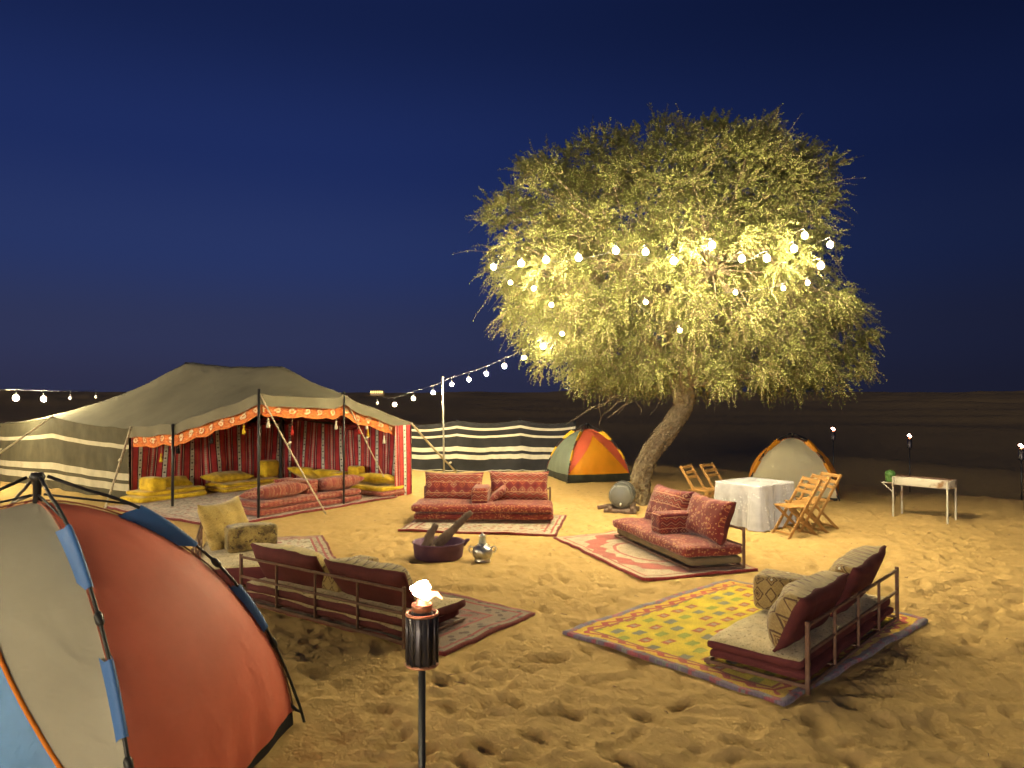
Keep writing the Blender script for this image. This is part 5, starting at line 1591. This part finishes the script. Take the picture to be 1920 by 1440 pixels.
chair('middle wooden folding chair in the row at the right of the draped table', (4.50, 11.42, 0), facing(-0.97, -0.18))
chair('farthest wooden folding chair in the row at the right of the draped table', (4.80, 11.74, 0), facing(-0.96, -0.24))
chair('wooden folding chair behind the table closest to the tree trunk', (3.30, 12.92, 0), facing(0.80, -0.6))
chair('wooden folding chair behind the table and mostly hidden by the cloth', (3.72, 13.18, 0), facing(0.74, -0.67))

# ------------------------------------------------------------------ charcoal grill on legs
GR = (7.0, 12.62, 0); GA = R(-50)
root = thing('charcoal_grill', 'long weathered white grill trough on thin legs', 'grill', GR, GA)
gl, gw, z0, z1 = 0.45, 0.17, 0.55, 0.69
def slab(name, lo, hi, mat, parent):
    lo = Vector(lo); hi = Vector(hi); m = (lo + hi) / 2; s = hi - lo
    o = rbox(name, s.x, s.y, s.z, min(s) * 0.25, mat, parent, seg=(3, 3, 3))
    o.location = (m.x, m.y, lo.z)
    return o
slab('front_panel', (-gl, -gw, z0), (gl, -gw + 0.008, z1), M_GRILL, root)
slab('rear_panel', (-gl, gw - 0.008, z0), (gl, gw, z1), M_GRILL, root)
slab('end_panel', (-gl, -gw + 0.009, z0), (-gl + 0.008, gw - 0.009, z1 - 0.003), M_GRILL, root)
slab('end_panel', (gl - 0.008, -gw + 0.009, z0), (gl, gw - 0.009, z1 - 0.003), M_GRILL, root)
slab('bottom_panel', (-gl + 0.009, -gw + 0.009, z0 + 0.002), (gl - 0.009, gw - 0.009, z0 + 0.01), M_PIT, root)
for sx_ in (-1, 1):
    for sy_ in (-1, 1):
        bar('leg', (sx_ * (gl - 0.02), sy_ * (gw + 0.008), -0.04), (sx_ * (gl - 0.02), sy_ * (gw + 0.008), z1 - 0.02), 0.025, 0.025, M_GRILL, root)
for y in (-0.06, 0.03, 0.1):
    tube('skewer_rail', [(-gl + 0.004, y, z1 + 0.004), (0, y, z1 + 0.002), (gl - 0.004, y, z1 + 0.004)], 0.006, M_FRAME, root, 6)
slab('side_shelf', (-gl - 0.20, -gw * 0.8, z0 + 0.01), (-gl - 0.002, gw * 0.8, z0 + 0.026), M_GRILL, root)
bar('shelf_brace', (-gl - 0.19, -gw * 0.6, z0 + 0.008), (-gl - 0.012, -gw * 0.6, z0 - 0.14), 0.014, 0.014, M_GRILL, root)
Mg = Matrix.Translation(GR) @ Matrix.Rotation(GA, 4, 'Z')
q = Mg @ Vector((-gl - 0.10, 0.0, z0 + 0.026))
pot = thing('green_jar', 'rounded green jar standing on the shelf at the end of the grill', 'jar', q)
lathe('jar_body', [(0.055, 0.0), (0.075, 0.008), (0.082, 0.05), (0.076, 0.08), (0.082, 0.095)], M_GREENPOT, pot, 20)
lathe('jar_lid', [(0.084, 0.094), (0.090, 0.13), (0.078, 0.17), (0.05, 0.195), (0.005, 0.205)], M_GREENPOT, pot, 20)

# ------------------------------------------------------------------ far lit building on the horizon
bp = at(706, 742, 430)
zb = min(gz(bp.x, bp.y), bp.z)
root = thing('far_building', 'small lit building on the dark horizon above the tent ridge', 'building', (bp.x, bp.y, 0))
top = HC - (732 - 735) / F * 430
slab('wall', (-3.9, 0, zb - 1), (3.9, 5, top), M_GLOWWALL, root)
slab('roof', (-3.9, 0.0, top + 0.003), (3.9, 5.0, top + 0.12), M_STONE, root)
for k in range(6):
    x = -3.2 + k * 1.28
    slab('window', (x - 0.45, -0.08, top - 1.6), (x + 0.45, -0.003, top - 0.35), M_LITWIN, root)

# ------------------------------------------------------------------ small litter on the sand
lr = np.random.default_rng(77)
lv = []; lf = []
for k in range(300):
    if k < 180:
        x, y = lr.normal(2.6, 2.4), lr.normal(12.8, 2.2)
    else:
        x, y = lr.uniform(-4, 8), lr.uniform(3.5, 14)
    if any(max(abs((x - cx) * math.cos(a_) + (y - cy) * math.sin(a_)) - hx_, abs(-(x - cx) * math.sin(a_) + (y - cy) * math.cos(a_)) - hy_) < 0.05 for (cx, cy, a_, hx_, hy_) in FLAT): continue
    z = gz(x, y); an = lr.uniform(0, 6.3); ln = lr.uniform(0.012, 0.045)
    dv = Vector((math.cos(an), math.sin(an), lr.uniform(-0.1, 0.25))) * ln
    p = Vector((x, y, z + 0.006))
    vv, ff = tube_data([p - dv, p + Vector((lr.normal(0, 0.006), lr.normal(0, 0.006), 0.004)), p + dv], [0.002, 0.003, 0.0015], 4, len(lv))
    lv += vv; lf += ff
o = mesh_obj('twig_litter', lv, lf, M_LOG)
o['kind'] = 'stuff'
o['label'] = 'scattered dry twigs lying on the sand'
